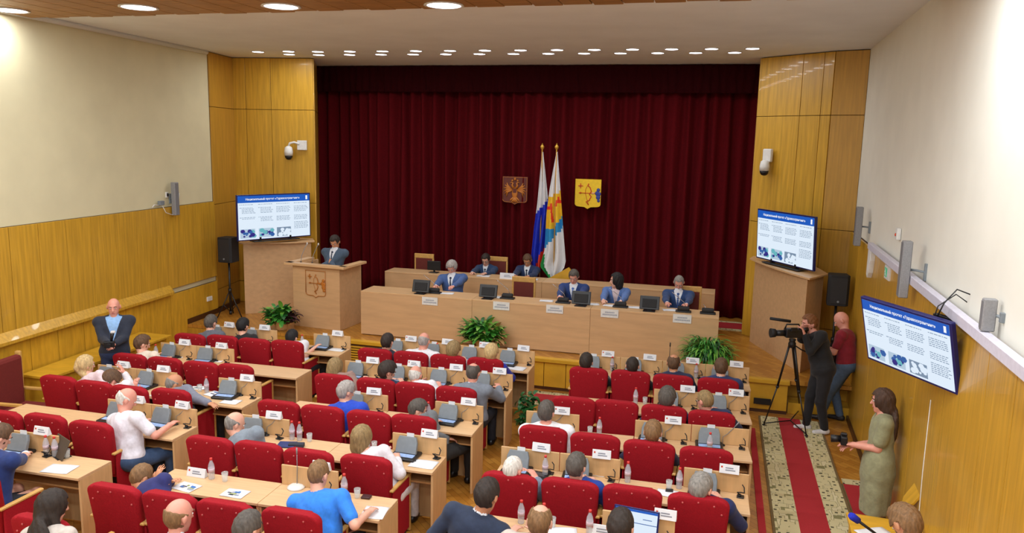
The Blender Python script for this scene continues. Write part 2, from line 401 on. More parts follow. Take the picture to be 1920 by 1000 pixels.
for i, (x, y) in enumerate(back): lamp(x, y, ZC, .115, STAGE_W, 'round recessed ceiling lamp, %s from the left in the farther row above the stage' % nm[i], 'recessed lamps above the stage')
for i, (x, y) in enumerate(((-9.22, 8.5), (-7.24, 8.55), (-5.34, 8.75), (-3.3, 8.95))):
    lamp(x, y, 5.74, .21, HALL_W*(.4 if i == 0 else 1), 'large round lamp in the wooden ceiling, %s from the left' % nm[i], 'large lamps in the wooden ceiling')
for y, ry in ((6.3, 'nearest'), (4.0, 'second'), (1.6, 'third'), (-.8, 'rearmost')):
    for x, cx in ((-8.6, 'first'), (-6.0, 'second'), (-3.4, 'third'), (-.8, 'fourth'), (1.2, 'fifth')):
        lamp(x, y, 5.74, .21, HALL_W, 'large round ceiling lamp over the seats, %s row from the stage, %s from the left' % (ry, cx), 'large lamps in the wooden ceiling over the seats')
# ------------------------------------------------------------------ stage furniture and fittings
runner('carpet_runner', -8.85, .60, 15.62, 16.42, .13, 'red carpet runner with light borders along the foot of the stage curtain', along='x', z=.012)
bpy.data.objects['carpet_runner.003'].location.z = .551
M_scr = mat('screen_slide_white', (222,236,250), .4, emit=1.0, noise=0, bump=0)
M_hdr = mat('screen_header_blue', (16,92,196), .4, emit=0.9, noise=0, bump=0)
M_s1 = mat('screen_text_grey', (150,176,206), .4, emit=0.62, noise=0, bump=0)
M_s2 = mat('screen_picture_blue', (52,110,190), .4, emit=.7, noise=0, bump=0)
M_s3 = mat('screen_picture_violet', (58,50,160), .4, emit=.6, noise=0, bump=0)
M_s4 = mat('screen_picture_cyan', (120,210,220), .4, emit=.7, noise=0, bump=0)
M_sw = mat('screen_title_white', (250,252,255), .4, emit=0.95, noise=0, bump=0)
def television(W, loc, rz, rx, label, rear=False):
    t = thing('television', label, 'television', loc, rz); t.rotation_euler = (rx, 0, rz)
    Hh = W*.565
    MB().box(-W/2, W/2, -.012, .035, -Hh/2, Hh/2, M_tvf, .006).box(-W*.3, W*.3, .035, .075, -Hh*.3, Hh*.3, M_black, .01).build('casing', t)
    w, h = W/2-.022, Hh/2-.022; y = -.0135; rnd = random.Random(4)
    sl = MB().quad([(-w, y, -h), (w, y, -h), (w, y, h), (-w, y, h)], M_scr).build('screen', t)
    MB().box(-w, w, y-.001, y-.0004, h-.15*Hh, h, M_hdr).build('slide_header', sl)
    make_text('Национальный проект «Здравоохранение»', Hh*.062, M_sw, 'slide_title', sl, TR(-.02*W, y-.0014, h-.077*Hh, 0, PI/2))
    MB().box(w-.055*W, w-.03*W, y-.0018, y-.0012, h-.12*Hh, h-.03*Hh, M_sw).build('slide_logo', sl)
    mb = MB(); cw = 2*w/4
    for c in range(4):
        x0 = -w+c*cw+.02*W
        for (za, n) in ((h-.19*Hh, 1), (h-.26*Hh, 5), (h-.47*Hh, 4 if c in (1, 2, 3) else 2)) + (((h-.62*Hh, 6),) if c == 3 else ()):
            for k in range(n):
                z = za-k*.028*Hh; xx = x0+(.03*W if k and c < 2 else 0)
                while xx < x0+cw*.72:
                    l = rnd.uniform(.01, .035)*W; mb.box(xx, min(xx+l, x0+cw*.86), y-.0011, y-.0003, z-.006*Hh, z+.004*Hh, M_s1); xx += l+.008*W
    mb.build('slide_text', sl)
    for c, (ma, mbb, mc) in ((0, (M_s2, M_s3, M_s4)), (1, (M_s3, M_s2, M_s4)), (2, (M_s1, M_s1, M_s1))):
        p = MB(); x0 = -w+c*cw+.02*W; z0 = -h+.03*Hh
        p.box(x0, x0+cw*.8, y-.0008, y-.0003, z0, z0+.2*Hh, M_s1 if c == 2 else mat('screen_picture_pale', (196,220,240), .4, emit=.8, noise=0, bump=0))
        for k in range(14):
            a = rnd.uniform(0, .66)*cw; b = rnd.uniform(0, .13)*Hh; s = rnd.uniform(.02, .06)*W*.6
            p.prism([(s*math.cos(q)+x0+a+.03*W, s*.8*math.sin(q)+z0+b+.03*Hh) for q in np.linspace(0, 2*PI, 7)[:-1]], .0009+k*.00003, .0012+k*.00003, (ma, mbb, mc)[k % 3] if c < 2 else M_scr, T=Matrix(((1,0,0,0),(0,0,-1,y+.0),(0,1,0,0),(0,0,0,1))))
        p.build('slide_picture', sl)
    return t
tl = television(1.61, (-8.715, 13.85, 2.57), R_(60), 0, 'large television showing a blue and white slide, on the left pedestal')
trr = television(1.58, (1.09, 13.93, 2.63), R_(-58), R_(-2.7), 'large television showing a blue and white slide, on the right pedestal')
tb = television(1.10, (1.635, 7.22, 2.51), R_(-62), 0, 'wall-mounted television tilted down on the right wall, nearest to the balcony')
tl.rotation_euler = (0, 0, R_(60))
def tilt(t, rz, a): t.rotation_euler = (Matrix.Rotation(rz, 4, 'Z')@Matrix.Rotation(a, 4, 'X')).to_euler()
tilt(trr, R_(-58), R_(2.7)); tilt(tb, R_(-62), R_(13.4))
for t in (tl, trr):
    MB().box(-.5, .5, -.1, .12, -.485, -.47, M_black, .004).box(-.35, -.31, -.02, .05, -.475, -.40, M_black).box(.31, .35, -.02, .05, -.475, -.40, M_black).build('stand', t)
MB().box(-.13, .13, .07, .10, -.15, .15, M_black, .004).cyl((0, .09, .05), (.1, .34, .05), .025, m=M_black).cyl((0, .09, -.05), (.1, .34, -.05), .025, m=M_black).box(-.02, .2, .30, .335, -.16, .18, M_black, .004).build('wall_bracket', tb)
MB().tube([(.3,.05,.25),(.34,.12,.40),(.38,.22,.50),(.42,.34,.42),(.40,.38,.30)], .006, M_black).tube([(.25,.05,.2),(.27,.12,.36),(.33,.25,.44),(.36,.34,.34)], .005, M_black).build('cable', tb)
tag(MB().tube([(RX(7.6)-.045, 7.6, 1.9), (RX(7.6)-.046, 7.6, 1.2), (RX(7.55)-.045, 7.55, .6), (RX(7.5)-.045, 7.5, .1)], .012, M_white).build('cable_conduit'), 'thin white cable conduit running down the right wall below the tilted television', 'cable')

# pedestals under the two stage televisions
def pedestal(poly, ztop, label, top):
    t = thing('television_pedestal', label, 'pedestal', (0, 0, .551))
    MB().prism(poly, 0, ztop-.551-.03, M_lamv).build('body', t)
    MB().prism(top, ztop-.551-.03, ztop-.551, M_lam, bev=.004).build('top_board', t)
def arc(a, b, bulge, n=8):
    a, b = Vector(a), Vector(b); d = (b-a); nrm = Vector((d.y, -d.x)).normalized()
    return [tuple(a+d*i/n+nrm*bulge*math.sin(PI*i/n)) for i in range(n+1)]
pedestal([(-9.3, 13.6), (-8.25, 14.45), (-8.45, 14.79), (-9.80, 14.64)], 2.03, 'beech veneered pedestal under the left stage television', arc((-9.38, 13.56), (-8.16, 14.44), .1)+[(-8.40, 14.80), (-9.85, 14.65)])
pedestal([(.68, 14.86), (1.41, 12.97), (1.72, 13.55), (1.62, 14.30), (.72, 15.16)], 2.13, 'beech veneered pedestal under the right stage television', arc((.58, 14.88), (1.43, 12.88), .06)+[(1.78, 13.5), (1.66, 14.28), (.66, 15.2)])

# emblems: bow and cross shield, eagle shield
def shield_outline(w, h, n=6):
    p = [(-w/2, h/2), (w/2, h/2), (w/2, -h*.33)]
    p += [(w/2-w*.12*(1-math.cos(a)), -h*.33-h*.09*math.sin(a)) for a in np.linspace(.3, PI/2, 4)]
    p += [(w*.12, -h*.43), (0, -h/2), (-w*.12, -h*.43)]
    p += [(-w/2+w*.12*(1-math.cos(a)), -h*.33-h*.09*math.sin(a)) for a in np.linspace(PI/2, .3, 4)]
    p += [(-w/2, -h*.33)]
    return p[::-1]
XZ = Matrix(((1,0,0,0),(0,0,-1,0),(0,1,0,0),(0,0,0,1)))     # outline in x,z; extrude towards -y
def bow_cross(par, w, h, m_line, m_cloud, m_hand, y0=-.012, r=.01):
    q = lambda u, v: (u*w, y0, v*h)
    MB().tube([q(.02,.38), q(.0,.30), q(.08,.24), q(.13,.10), q(.06,.0), q(.13,-.08), q(.06,-.22), q(-.06,-.27), q(.0,-.33), q(.04,-.38)], r, m_line, 6).tube([q(.02,.38), q(-.08,.2), q(-.1,.04), q(-.05,-.12), q(.04,-.38)], r*.45, m_line, 6).build('bow', par)
    MB().tube([q(-.3,.04), q(.28,.04)], r*.7, m_line, 6).cyl(q(-.36,.04), q(-.27,.04), .001, r*2.2, m_line, 8).build('arrow', par)
    MB().box(-.38*w, -.2*w, y0-.006, y0+.006, .275*h, .305*h, m_line).box(-.305*w, -.275*w, y0-.006, y0+.006, .2*h, .38*h, m_line).build('cross', par)
    c = MB()
    for u, v, s in ((.40,.16,.07), (.36,.04,.09), (.40,-.1,.09), (.42,-.22,.06), (.43,.02,.08)): c.ell(q(u, v), (s*w, .008, s*h*.95), m_cloud, 10)
    c.build('cloud', par)
    MB().ell(q(.2,.04), (.07*w, .008, .035*h), m_hand, 10).build('hand', par)
M_emred = mat('emblem_red', (206,62,20), .5); M_emyel = mat('emblem_yellow', (240,200,24), .5); M_emblue = mat('emblem_blue', (40,60,150), .5)
M_skinp = mat('emblem_skin', (230,180,140), .5); M_brown = mat('shield_brown', (92,30,16), .5); M_carve = mat('carved_amber', (186,112,36), .5)
def on_curtain(x0, y0, x1, y1, Y):
    a, b = atY(x0, y0, Y), atY(x1, y1, Y); return (a[0]+b[0])/2, (a[2]+b[2])/2
sh = thing('coat_of_arms', 'yellow shield with a red bow and a hand from a blue cloud, on the curtain right of the flags', 'coat of arms', (*[ (lambda p: p)(on_curtain(1078,337,1126,392,16.5))[0]], 16.55, on_curtain(1078,337,1126,392,16.5)[1]))
MB().prism(shield_outline(.56, .64), 0, .03, M_emyel, T=XZ, bev=.004).build('shield', sh)
bow_cross(sh, .56, .60, M_emred, M_emblue, M_skinp, y0=-.036, r=.011)
sh = thing('coat_of_arms', 'brown shield with a gilt two-headed eagle, on the curtain left of the flags', 'coat of arms', (on_curtain(942,332,988,384,16.5)[0], 16.55, on_curtain(942,332,988,384,16.5)[1]))
MB().prism(shield_outline(.57, .62), 0, .03, M_brown, T=XZ, bev=.004).build('shield', sh)
mb = MB(); o = shield_outline(.545, .59); mb.tube([(x, -.033, z) for x, z in o+[o[0]]], .006, M_carve, 6); mb.build('rim', sh)
mb = MB().ell((0,-.035,-.02), (.055,.015,.10), M_carve, 12)
for s in (-1, 1):
    mb.tube([(s*.02,-.035,.06), (s*.05,-.04,.12), (s*.035,-.04,.16), (s*.06,-.04,.17)], [.022,.018,.016,.012], M_carve)
    mb.cyl((s*.055,-.04,.172), (s*.095,-.04,.16), .011, .002, M_carve, 6)
    for k in range(6):
        a = R_(62-24*k); mb.tube([(s*.05,-.035,.03), (s*(.08+.07*math.cos(a*.6)),-.035,.05+.07*math.sin(a)), (s*(.1+.11*math.cos(a)),-.035,.03+.15*math.sin(a))], [.018,.016,.006], M_carve, 6)
    mb.tube([(s*.02,-.035,-.1), (s*.07,-.035,-.14), (s*.09,-.035,-.17)], [.02,.014,.006], M_carve)
for k in range(-2, 3): mb.tube([(0,-.035,-.1), (k*.02,-.035,-.16), (k*.032,-.035,-.2)], [.02,.014,.006], M_carve, 6)
for x, z, s in ((-.05,.205,.02), (.05,.205,.02), (0,.235,.026)): mb.lathe([(s*.8,-s), (s, 0), (s*.5, s*.6), (.002, s)], M_carve, (x,-.035,z), 8)
mb.build('eagle', sh, T=Matrix.Scale(1.22, 4)@Matrix.Translation((0, .006, -.02)))
mb = MB().prism(shield_outline(.08, .1), 0, .02, M_brown, T=Matrix.Translation((0,-.035,0))@XZ); mb.build('breast_shield', sh)

# podium with carved emblem
PB = [(-7.86, 13.06), (-6.82, 12.96), (-6.76, 13.75), (-7.78, 13.86)]
pod = thing('podium', 'beech speaker podium with a carved bow emblem, between the left pedestal and the long table', 'podium', (0, 0, .551))
front = Vector((PB[1][0]-PB[0][0], PB[1][1]-PB[0][1])).normalized(); pa = math.atan2(front.y, front.x)
mb = MB(); th = .03
def wallb(mb, a, b, z0, z1, m, t=.03):
    a, b = Vector(a), Vector(b); d = b-a; mb.box(0, d.length, 0, t, z0, z1, m, .002, T=TR(a.x, a.y, 0, math.atan2(d.y, d.x)))
wallb(mb, PB[0], PB[1], 0, 1.20, M_lamv); mb.build('front_panel', pod)
for a, b in ((PB[1], PB[2]), (PB[3], PB[0])):
    mb = MB(); wallb(mb, a, b, 0, 1.20, M_lamv); mb.build('side_panel', pod)
mb = MB()
wallb(mb, (-8.0, 12.98), (-6.68, 12.86), 1.20, 1.245, M_lam, .16); mb.box(0, .80, 0, .15, 1.20, 1.245, M_lam, .004, T=TR(-6.68, 12.92, 0, R_(86))); mb.box(0, .80, -.15, 0, 1.20, 1.245, M_lam, .004, T=TR(-8.0, 13.0, 0, R_(86)))
mb.build('top_ledge', pod)
MB().prism([(-7.85,13.1),(-6.84,13.0),(-6.8,13.5),(-7.8,13.6)], 1.08, 1.10, M_lam).build('reading_shelf', pod)
em = thing('x', 'x', 'x'); 
e2 = MB(); bpy.data.objects.remove(em)
T = TR(-7.37, 13.0, .80, pa)
hold = bpy.data.objects.new('carved_emblem', None); C.objects.link(hold); hold.parent = pod; hold.matrix_local = TR(-7.34, 12.998, .86, pa)
o = shield_outline(.44, .52)
def carve(name, mb): return mb.build(name, hold)
carve('outline', MB().tube([(x, -.006, z) for x, z in o+[o[0]]], .006, M_carve, 6))
bow_cross(hold, .44, .5, M_carve, M_carve, M_carve, y0=-.008, r=.008)
for i, (dx, tip) in enumerate(((-.22, .0), (-.02, .0))):
    base = Vector((-7.45+dx*1.2, 13.12, 1.797)); m_ = MB().lathe([(.022,0),(.022,.006),(.008,.012)], M_black).tube([(0,0,.01),(.0,.03,.12),(.03,.1,.26),(.05,.14,.33)], .005, M_grey).ell((.055,.15,.345), (.014,.014,.024), M_white)
    o_ = m_.build('gooseneck_microphone'); o_.location = base
    tag(o_, 'slim grey gooseneck microphone on the podium, ' + ('left one of the pair' if i == 0 else 'right one of the pair'), 'microphone', 'podium microphones')

# presidium tables
def long_table(name, x0, x1, y0, y1, ztop, label, seams):
    us = [x0]+seams+[x1]
    for i, (a, b) in enumerate(zip(us, us[1:])):
        t = thing(name, label % nm2[i], 'table', ((a+b)/2, (y0+y1)/2, .551)); w = (b-a)/2-.002; d = (y1-y0)/2; zt = ztop-.551
        MB().box(-w, w, -d, d, zt-.03, zt, M_lam, .003).build('tabletop', t)
        MB().box(-w, w, -d+.003, -d+.03, .015, zt-.031, M_lamv, .002).build('front_panel', t)
        for s in (-1, 1): MB().box(s*w-(.025 if s > 0 else 0), s*w+(.025 if s < 0 else 0), -d+.031, d-.04, 0, zt-.031, M_lamv, .002).build('side_panel', t)
        MB().box(-w+.03, w-.03, -.05, d-.08, zt-.2, zt-.18, M_shelf).build('shelf', t)
nm2 = ['left', 'middle', 'right', 'last']
long_table('presidium_table', -6.34, .09, 12.86, 13.42, 1.38, '%s section of the long beech table at the front of the stage', [-4.17, -2.04])
long_table('presidium_table', -6.85, .0, 15.05, 15.55, 1.38, '%s section of the rear beech table on the stage', [-3.4])
# chairs on the stage
M_panelr = mat('chair_back_panel_red', (104,34,24), .7)
def stage_chair(x, y, rz, label, group='wooden chairs on the stage'):
    t = thing('wooden_chair', label, 'chair', (x, y, .565 if y > 15.5 else .551), rz, group)
    for s in (-1, 1):
        MB().box(s*.21-.02, s*.21+.02, .18, .22, 0, .44, M_arm, .004).build('leg', t)
        MB().box(s*.21-.02, s*.21+.02, -.24, -.2, 0, 1.08, M_arm, .006).build('back_post', t)
        MB().box(s*.21-.025, s*.21+.025, -.2, .22, .62, .65, M_arm, .005).box(s*.21-.015, s*.21+.015, .16, .2, .44, .62, M_arm, .003).build('armrest', t)
    MB().box(-.23, .23, -.24, -.195, 1.0, 1.1, M_arm, .008).build('top_rail', t)
    MB().box(-.19, .19, -.225, -.19, .55, 1.0, M_panelr, .006).build('back_panel', t)
    MB().box(-.21, .21, -.2, .23, .40, .47, M_panelr, .02).build('seat', t)
    return t
# (x of pixel, y plane, label)
def chx(px, py, Y): return atY(px, py, Y)[0]
stage_chair(chx(795, 500, 15.95), 15.75, PI, 'empty wooden chair behind the rear table, left end')
stage_chair(chx(977, 530, 13.75), 13.75, PI, 'empty wooden chair with a dark red back panel behind the front table')

# monitors, microphones, plates on the front table
MZ = 1.381
def monitor(px, py, label):
    x, y, _ = at(px, py, MZ); t = thing('desk_monitor', label, 'monitor', (x, 13.0, MZ), 0, 'black monitors on the front table')
    T = Matrix.Translation((0, .04, .14))@Matrix.Rotation(R_(-18), 4, 'X')
    MB().box(-.165, .165, -.018, .012, -.12, .11, M_black, .006, T=T).box(-.12, .12, -.03, -.018, -.09, .06, M_mblack, .006, T=T).build('casing', t)
    MB().box(-.1, .1, -.08, .12, 0, .012, M_black, .004).box(-.04, .04, .0, .03, .01, .1, M_black, .004).build('stand', t)
for px, py, l in ((776,557,'black desk monitor in front of the grey-haired man in the blue suit'), (906,566,'black desk monitor on the front table below the two men at the rear table'), (1084,579,'black desk monitor in front of the man in the royal blue suit'), (1215,588,'black desk monitor between the woman in the blue jacket and the man at the right end')):
    monitor(px, py, l)
def delegate_mic(px, py, label, tall=True):
    x, y, _ = at(px, py, MZ); t = thing('conference_microphone', label, 'microphone', (x, 13.14, MZ), 0, 'microphone units on the front table')
    MB().box(-.13, .13, -.07, .07, 0, .025, M_black, .01).box(-.10, .10, -.04, .06, .02, .09, M_mblack, .02, T=Matrix.Rotation(R_(12), 4, 'X')).build('base', t)
    MB().tube([(.05,.02,.05), (.0,.04,.16), (-.1,.03,.24), (-.21,.0,.33)] if tall else [(-.02,.03,.05), (-.05,.08,.1), (-.08,.1,.14)], [.005]*4 if tall else [.005]*3, M_chrome, 6).build('gooseneck', t)
for px, py, l in ((808,553,'black microphone unit right of the leftmost monitor'), (949,562,'black microphone unit right of the second monitor from the left'), (1053,571,'black microphone unit in front of the man in the royal blue suit'), (1162,578,'black microphone unit in front of the woman in the blue jacket'), (1281,586,'black microphone unit in front of the man at the right end of the table'), (1327,589,'black microphone unit at the very right end of the table')):
    delegate_mic(px, py, l, px < 1300)
def plate(px, py, w, h, Y, label, z=None):
    x, _, zz = atY(px, py, Y); t = thing('name_plate', label, 'name plate', (x, Y, zz), 0, 'name plates on the front of the table')
    MB().box(-w/2, w/2, -.006, 0, -h/2, h/2, M_white, .001).box(-w/2, w/2, -.004, .0, h/2-.004, h/2, M_white).build('card', t)
    m = MB()
    for k, (ww, zz2) in enumerate(((.5, .12), (.8, -.16))):
        xx = -w*ww/2
        while xx < w*ww/2: m.box(xx, xx+.012, -.008, -.006, h*zz2-.012, h*zz2+.012, M_ink); xx += .018
    m.build('lettering', t)
for (px, py), l in zip(((806,565),(940,574),(1040,580),(1143,588),(1279,598)), ('below the leftmost monitor', 'below the second monitor', 'below the man in the royal blue suit', 'below the woman in the blue jacket', 'below the man at the right end')):
    plate(px, py, .30, .145, 12.855, 'white name plate on the table front ' + l)
def tent(x, y, z, w, h, rz, label, group, red=False, name='name_card'):
    t = thing(name, label, 'name card', (x, y, z), rz, group)
    MB().prism([(-.03, 0), (.03, 0), (.004, h), (-.004, h)], -w/2, w/2, M_paper, T=Matrix(((0,0,1,0),(1,0,0,0),(0,1,0,0),(0,0,0,1)))).build('card', t)
    m = MB()
    for k, zz in enumerate((.62, .38)):
        yy = -.03+.026*zz-.0015
        m.box(-w*.2, w*(.3 if k else .2), yy-.001, yy, h*zz-.006, h*zz+.006, M_ink)
    if red: m.box(-w*.42, -w*.34, -.03+.026*.7-.003, -.03+.026*.7, h*.55, h*.8, M_emred)
    m.build('printing', t)
tent(*at(944, 527, 1.381)[:1], 15.12, 1.381, .30, .12, 0, 'white folded name card on the rear table between the two seated men', 'cards on the rear table')
def sheet(x, y, z, w, h, rz, label, group, pic=False, curl=.004, tone=None):
    t = thing('paper_sheet', label, 'paper', (x, y, z+.001), rz, group); n = 6
    m = tone or M_paper; mb = MB()
    g = [[mb.bm.verts.new((-w/2+w*i/n, -h/2+h*j/n, curl*(math.sin(i*1.1+j*.6)+1)*.5)) for j in range(n+1)] for i in range(n+1)]
    for i in range(n):
        for j in range(n): f = mb.bm.faces.new((g[i][j], g[i+1][j], g[i+1][j+1], g[i][j+1])); f.material_index = mb._mi(m); f.smooth = True
    o = mb.build('page', t); md = o.modifiers.new('t', 'SOLIDIFY'); md.thickness = .0008
    if pic:
        rnd = random.Random(int(x*100)); p = MB()
        for k in range(9):
            a, b = rnd.uniform(-.34, .24)*w, rnd.uniform(-.3, .2)*h; p.box(a, a+rnd.uniform(.1, .28)*w, b, b+rnd.uniform(.08, .2)*h, curl+.001, curl+.0015+k*.0002, (mat('print_blue', (60,110,180)), mat('print_navy', (40,44,70)), mat('print_olive', (150,160,90)), M_ink)[k % 4])
        p.build('printed_picture', t)
    return t
for px, py, rz, l in ((838,551,.2,'white papers in front of the grey-haired man in the blue suit'), (925,561,-.2,'small white paper beside the second monitor'), (1022,567,.1,'white papers left of the man in the royal blue suit'), (1108,574,.3,'white paper right of the third monitor'), (1142,577,-.1,'white papers in front of the woman in the blue jacket'), (1190,580,.1,'white paper left of the fourth monitor'), (1255,584,.25,'white papers in front of the man at the right end')):
    x, y, _ = at(px, py, MZ); sheet(x, 13.2, MZ, .24, .17, rz, l, 'papers on the front table')
for px, l in ((905, 'papers under the hands of the man with glasses at the rear table'), (995, 'papers in front of the second man at the rear table')):
    x = atY(px, 524, 15.2)[0]; sheet(x, 15.25, 1.381, .28, .2, .1, 'white ' + l, 'papers on the rear table')
t = thing('desk_monitor', 'black monitor beside the grey-haired man, on the rear table near the empty chair', 'monitor', (atY(812, 515, 15.2)[0], 15.25, 1.381), 0, 'black monitors on the rear table')
MB().box(-.15, .15, -.01, .015, .05, .25, M_black, .006).build('casing', t); MB().box(-.1, .1, -.07, .07, 0, .012, M_black, .004).box(-.02, .02, .015, .03, .01, .12, M_black).build('stand', t)

# flags
M_fw = mat('flag_white', (222,222,224), .8, noise=.03); M_fb = mat('flag_blue', (24,48,190), .8); M_fr = mat('flag_red', (222,60,34), .8)
M_fg = mat('flag_green', (30,140,66), .8); M_fy = mat('flag_yellow', (230,186,34), .8); M_fc = mat('flag_sky', (40,140,200), .8)
def flag(x, ztip, Y, px_left, px_right, zone, label, lean):
    """px outlines: lists of (px, py) from top to bottom, survey plane Y"""
    t = thing('flag', label, 'flag', (x, Y, .57))
    top = ztip-.57
    MB().tube([(lean[0], lean[1], .02), (0, 0, top-.3), (0, 0, top-.16)], [.016,.014,.012], M_arm, 8).build('pole', t)
    MB().lathe([(.006,-.17),(.02,-.15),(.008,-.13),(.035,-.09),(.045,-.055),(.02,-.02),(.002,.02)], M_gold, (0, 0, top), 12).build('finial', t)
    MB().lathe([(.15,0),(.15,.02),(.04,.05),(.03,.12)], M_gold, (lean[0], lean[1], -.005), 16).build('base', t)
    nu, nv = 36, 40; mb = MB(); g = []
    def edge(L, v):
        zs = [p[1] for p in L]; z = zs[0]+(zs[-1]-zs[0])*v
        return np.interp(z, [p[1] for p in L], [p[0] for p in L]), z
    for j in range(nv+1):
        v = j/nv; r = []
        xl, yl = edge(px_left, v); xr, yr = edge(px_right, v)
        for i in range(nu+1):
            u = i/nu; X, _, Z = atY(xl+(xr-xl)*u, yl+(yr-yl)*u, Y)
            r.append(mb.bm.verts.new((X-x, .02+(.07*v+.012)*math.sin(u*PI*5+.6*v), Z-.57)))
        g.append(r)
    for j in range(nv):
        for i in range(nu):
            f = mb.bm.faces.new((g[j][i], g[j][i+1], g[j+1][i+1], g[j+1][i])); f.smooth = True
            f.material_index = mb._mi(zone((i+.5)/nu, (j+.5)/nv))
    o = mb.build('cloth', t); md = o.modifiers.new('t', 'SOLIDIFY'); md.thickness = .006
def z1(u, v):
    s = v-.16*(1-u); 
    return M_fw if v+.12*u < .52+.0 and v-.14*(1-u) < .48 else (M_fb if v+.28*u < 1.06 else M_fr)
def z2(u, v):
    if v-.05*(.5-u) < .33: return M_fw
    if v < .60+.0 and v+.16*u < .66:
        cx, cy = u, v
        if abs(cy-.37-.02*u) < .012 and cx > .6: return M_fr
        if abs(cx-.78) < .05 and .345 < cy < .40: return M_fr
        if abs(cy-.445+.05*cx) < .010 and cx < .7: return M_fr
        if abs(cx-(.25+.9*(cy-.38))) < .05 and .39 < cy < .56: return M_fr
        return M_fy
    if v+.16*u < .745: return M_fc
    if v > .80 and v-.55*u > .78-.0 and u < .45: return M_fg
    return M_fw
flag(atY(1017,272,16.05)[0], atY(1017,270,16.05)[2], 16.05, [(1016,285),(1007,380),(1000,430),(995,480),(996,505)], [(1018,285),(1025,350),(1030,400),(1022,470),(1018,505)], z1, 'white, blue and red striped flag hanging from a pole, the left one of the pair', (.0, .1))
flag(atY(1044,272,15.85)[0], atY(1044,270,15.85)[2], 15.85, [(1043,285),(1030,355),(1024,400),(1020,470),(1011,500),(1030,526)], [(1045,285),(1050,350),(1056,430),(1061,490),(1058,503),(1040,526)], z2, 'white and green flag with a yellow shield field, the right one of the pair', (.0, .1))
t = thing('lectern_stand', 'low yellow wooden stand behind the rear table, right of the flags', 'stand', (atY(1055, 515, 15.75)[0]+.02, 15.68, .551))
MB().prism([(-.3,0),(.3,0),(.3,.86),(.12,1.06),(-.3,.8)], -.03, .03, M_box, T=XZ).build('panel', t)

# plants
def leaf(mb, base, az, l, w, up, droop, m, n=5):
    pts = []; d = Vector((math.cos(az), math.sin(az), 0)); s = Vector((-math.sin(az), math.cos(az), 0)); p = Vector(base); el = up; L = []; Rr = []
    for i in range(n+1):
        t = i/n; ww = w*math.sin(PI*min(1, .12+.88*t))**.7 if t < 1 else .001
        L.append(mb.bm.verts.new(p-s*ww+Vector((0,0,.15*ww)))); Rr.append(mb.bm.verts.new(p+s*ww+Vector((0,0,.15*ww))))
        p = p+(d*math.cos(el)+Vector((0,0,1))*math.sin(el))*l/n; el -= droop/n
    for i in range(n):
        f = mb.bm.faces.new((L[i], Rr[i], Rr[i+1], L[i+1])); f.material_index = mb._mi(m); f.smooth = True
def plant(px, py, W, Ht, kind, label):
    x, y, _ = at(px, py, .551); y = 12.66; x = atY(px, py, y)[0]
    t = thing('potted_plant', label, 'plant', (x, y, .556)); rnd = random.Random(px)
    MB().lathe([(.09,0),(.11,.03),(.14,.16),(.15,.18),(.135,.18),(.12,.15)], mat('beige_pot', (206,170,120), .5), n=18).build('pot', t)
    G = [mat('leaf_green', (64,140,50), .45, noise=.3, scale=9), mat('leaf_deep_green', (34,92,40), .45, noise=.3, scale=9), mat('leaf_light_green', (120,180,70), .45, noise=.2, scale=9), mat('leaf_pinkish', (190,150,100), .5, noise=.2), mat('leaf_dark_red', (70,40,44), .5)]
    mb = MB(); n = {'broad': 230, 'mixed': 330, 'fern': 760}[kind]
    for i in range(n):
        az = rnd.uniform(0, 2*PI); r = rnd.random()**.5
        b = (r*W*.33*math.cos(az), r*.12*math.sin(az), .12+rnd.random()*Ht*(.62 if r < .75 else .4))
        if kind == 'fern': l, w, dr = rnd.uniform(.16, .30), rnd.uniform(.010, .018), rnd.uniform(1.4, 2.6)
        else: l, w, dr = rnd.uniform(.13, .24), rnd.uniform(.030, .052), rnd.uniform(.5, 1.7)
        m = G[rnd.choice((0, 0, 1, 2) if kind != 'fern' else (0, 0, 2, 2, 1))]
        if kind == 'mixed' and b[0] > .02 and rnd.random() < .35: m = G[rnd.choice((2, 3))]
        if kind == 'broad' and b[0] > .16 and b[2] < .35: m = G[4]
        az2 = az+rnd.uniform(-.5, .5)
        sc_ = .75 if math.sin(az2) > .3 else 1
        leaf(mb, b, az2, l*sc_*min(1.12, W/.62), w, rnd.uniform(.2, 1.3), dr, m)
    for v in mb.bm.verts:
        if v.co.y > .165: v.co.y = .165-random.random()*.04
    mb.build('foliage', t)
plant(528, 616, .80, .46, 'broad', 'bushy green pot plant in front of the podium, at the left of the stage edge')
plant(905, 655, .92, .56, 'mixed', 'pot plant with green and yellowish pink leaves at the middle of the stage edge')
plant(1326, 688, .86, .58, 'fern', 'bright green feathery pot plant at the right of the stage edge')
t = thing('potted_plant', 'dark green trailing plant on the floor at the aisle end of the middle block', 'plant', (-2.50, 10.35, .0))
mb = MB(); rnd = random.Random(9)
for i in range(110): leaf(mb, (rnd.uniform(-.1,.1), rnd.uniform(-.1,.1), rnd.uniform(.15,.6)), rnd.uniform(0, 2*PI), rnd.uniform(.10,.17), .03, rnd.uniform(-.3,.9), 1.6, MATS['leaf_deep_green'])
mb.build('foliage', t); MB().lathe([(.08,0),(.11,.15),(.12,.18),(.1,.18)], M_mblack, n=16).build('pot', t)

